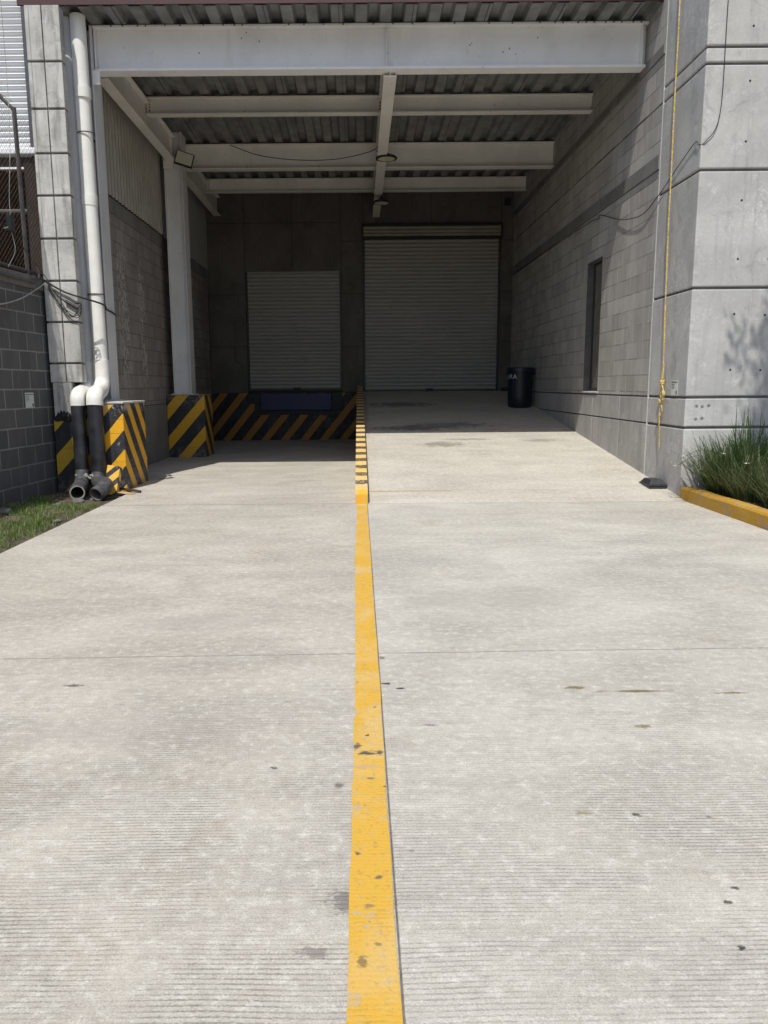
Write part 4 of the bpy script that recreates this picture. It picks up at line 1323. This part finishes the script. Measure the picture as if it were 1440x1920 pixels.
def clump(x, y, nleaf, hmax, label, seed, pale=.3, rad=.13, flowers=(), tall=0):
    random.seed(seed)
    t_ = thing('strap_leaf_plant', label, 'plant', (x, y, .1), 'strap leaved plants in the bed by the concrete corner')
    a, b_ = MB(), MB()
    for i in range(nleaf):
        rr = rad * math.sqrt(random.random()); th = random.uniform(0, 2 * PI)
        az = th + random.gauss(0, .7)
        rise = math.radians(random.uniform(48, 88))
        L = hmax * random.uniform(.6, 1.12)
        strap(a if random.random() > pale else b_, (x + rr * math.cos(th), y + rr * math.sin(th), .09), az, L, rise, random.uniform(.005, .0095), 7, random.uniform(.3, 1.0))
    for i in range(tall):
        strap(a, (x + random.uniform(-.2, .2), y + random.uniform(-.1, .1), .3), random.uniform(0, 6.28), hmax * random.uniform(.9, 1.05), math.radians(random.uniform(78, 89)), .008, 6, .15)
    a.build('leaves', M['leafA'], t_)
    if b_.v:
        b_.build('pale_leaves', M['leafB'], t_)
    for (fx, fy, fz) in flowers:
        st = MB().tube(smooth_path([(x, y, .3), ((x + fx) / 2, (y + fy) / 2, (fz + .55) / 2 + .08), (fx, fy, fz)]), .003, 5).build('flower_stem', M['leafB'], t_)
        m_ = MB()
        for k2 in range(6):
            an = k2 * PI / 3 + random.random() * .2
            v1 = Vector((math.cos(an), math.sin(an), .5)) * .032
            v2 = Vector((math.cos(an + .5), math.sin(an + .5), .3)) * .018
            v3 = Vector((math.cos(an - .5), math.sin(an - .5), .3)) * .018
            o_ = Vector((fx, fy, fz))
            m_.add([o_, o_ + v3, o_ + v1, o_ + v2], [(0, 1, 2, 3)])
        m_.build('flower', M['petal'], st)
    return t_


clump(4.42, 9.20, 470, .80, 'dark green strap leaved clump closest to the concrete corner, white blooms low at its left', 41, .35, .17, [(4.06, 9.1, .42), (4.25, 8.95, .62), (3.92, 9.28, .56), (3.86, 9.35, .44)])
clump(4.72, 9.30, 480, .90, 'tallest dark strap leaved clump, its tips against the shaded concrete', 42, .10, .17, [], 14)
clump(5.05, 9.15, 430, .84, 'dark strap leaved clump right of the tallest one', 43, .2, .18, [(4.78, 8.8, .62)], 6)
clump(4.46, 8.70, 380, .62, 'pale arching strap leaved clump in front of the corner clump', 44, .75, .17, [(4.30, 8.5, .55)])
clump(4.80, 8.72, 400, .64, 'pale green strap leaved clump in front of the tallest clump', 45, .7, .18)
clump(4.55, 8.2, 340, .54, 'low pale strap leaved clump along the middle of the yellow kerb', 46, .8, .16)
clump(4.95, 8.15, 340, .60, 'strap leaved clump at the right edge of the bed, brown stalks in it', 47, .6, .18, [(4.62, 7.95, .66)])
clump(4.50, 7.75, 280, .44, 'smallest strap leaved clump behind the near end of the yellow kerb', 48, .8, .14)
clump(5.45, 9.0, 240, .8, 'strap leaved clump farthest right against the building', 49, .3, .2)

# small tree in the bed (casts the leafy shadow on the concrete)
random.seed(77)
TX, TY, TZ = 5.0, 5.5, 7.85
tr = thing('young_tree', 'slender tall leafy tree in the planting bed before the concrete building', 'tree', (TX, TY, .1))
m = MB().tube(smooth_path([(TX, TY, .05), (TX + .04, TY, 2.4), (TX - .03, TY + .03, 4.8), (TX, TY, 7.0), (TX + .03, TY, 9.2)]), .05, 10, radii=[.10 - .08 * i / 32 for i in range(33)])
for i in range(11):
    z0 = 6.4 + i * .24; an = i * 2.4
    m.tube(smooth_path([(TX, TY, z0), (TX + .4 * math.cos(an), TY + .4 * math.sin(an), z0 + .3), (TX + .85 * math.cos(an), TY + .85 * math.sin(an), z0 + .5)], 4), .018, 6)
m.build('trunk', M['bark'], tr)
cl2 = []
for _ in range(230):
    a, bb = random.uniform(0, 2 * PI), math.acos(random.uniform(-1, 1))
    rr = random.random() ** .4
    cl2.append((TX + .98 * rr * math.sin(bb) * math.cos(a), TY + .9 * rr * math.sin(bb) * math.sin(a), TZ + 1.4 * rr * math.cos(bb), 130, .11))
for (qx, qz) in ((-1.08, -.1), (-1.0, .15), (-1.15, -.35), (-.95, .45), (-1.02, -.6), (-.8, .8)):
    for _ in range(6):
        cl2.append((TX + random.gauss(qx, .09), random.gauss(TY, .3), random.gauss(TZ + qz, .12), 60, .09))
m = MB()
for (cx, cy, cz, n_, sd) in cl2:
    for _ in range(n_):
        p0 = Vector((random.gauss(cx, sd), random.gauss(cy, sd), random.gauss(cz, sd)))
        d_ = Vector((random.gauss(0, 1), random.gauss(0, 1), random.gauss(-.3, .6))).normalized()
        s_ = d_.orthogonal().normalized() * .02
        L_ = random.uniform(.06, .10)
        m.add([p0, p0 + d_ * L_ * .5 + s_, p0 + d_ * L_, p0 + d_ * L_ * .5 - s_], [(0, 1, 2, 3)])
m.build('crown', M['leafC'], tr)

# ------------------------------------------------------------------ camera, sun, sky
cam = bpy.data.cameras.new('camera')
co = bpy.data.objects.new('view_camera', cam); C.objects.link(co)
cam.sensor_fit = 'AUTO'; cam.sensor_width = 36; cam.lens = 27.0
cam.shift_x = 45 / 1920
cam.clip_end = 1000
pitch = math.atan(238 / 1440)
co.matrix_world = Matrix.Translation((0, 0, H)) @ Matrix.Rotation(PI / 2 - pitch, 4, 'X') @ Matrix.Rotation(-.008, 4, 'Z')
bpy.context.scene.camera = co

L = Vector((.28, 1, -1.712))
sun = bpy.data.lights.new('sun', 'SUN'); sun.energy = 3.95; sun.angle = math.radians(.5); sun.color = (1.0, .97, .892)
so = bpy.data.objects.new('sun', sun); C.objects.link(so)
so.rotation_euler = L.to_track_quat('-Z', 'Y').to_euler(); so.location = (-2, -10, 20)
w = bpy.data.worlds.new('World'); bpy.context.scene.world = w; w.use_nodes = True
nt = w.node_tree
bg = nt.nodes['Background']
sky = nt.nodes.new('ShaderNodeTexSky'); sky.sky_type = 'NISHITA'; sky.sun_disc = False; sky.dust_density = 1.8; sky.air_density = 1.0
sky.sun_elevation = math.atan2(1.712, math.hypot(.28, 1)); sky.sun_rotation = math.atan2(-.28, -1)
nt.links.new(sky.outputs[0], bg.inputs[0]); bg.inputs[1].default_value = .13
sc = bpy.context.scene
sc.view_settings.view_transform = 'Standard'; sc.view_settings.look = 'None'
sc.view_settings.exposure = 0; sc.view_settings.gamma = 1
sc.cycles.max_bounces = 8; sc.cycles.diffuse_bounces = 5
sc.cycles.use_denoising = True
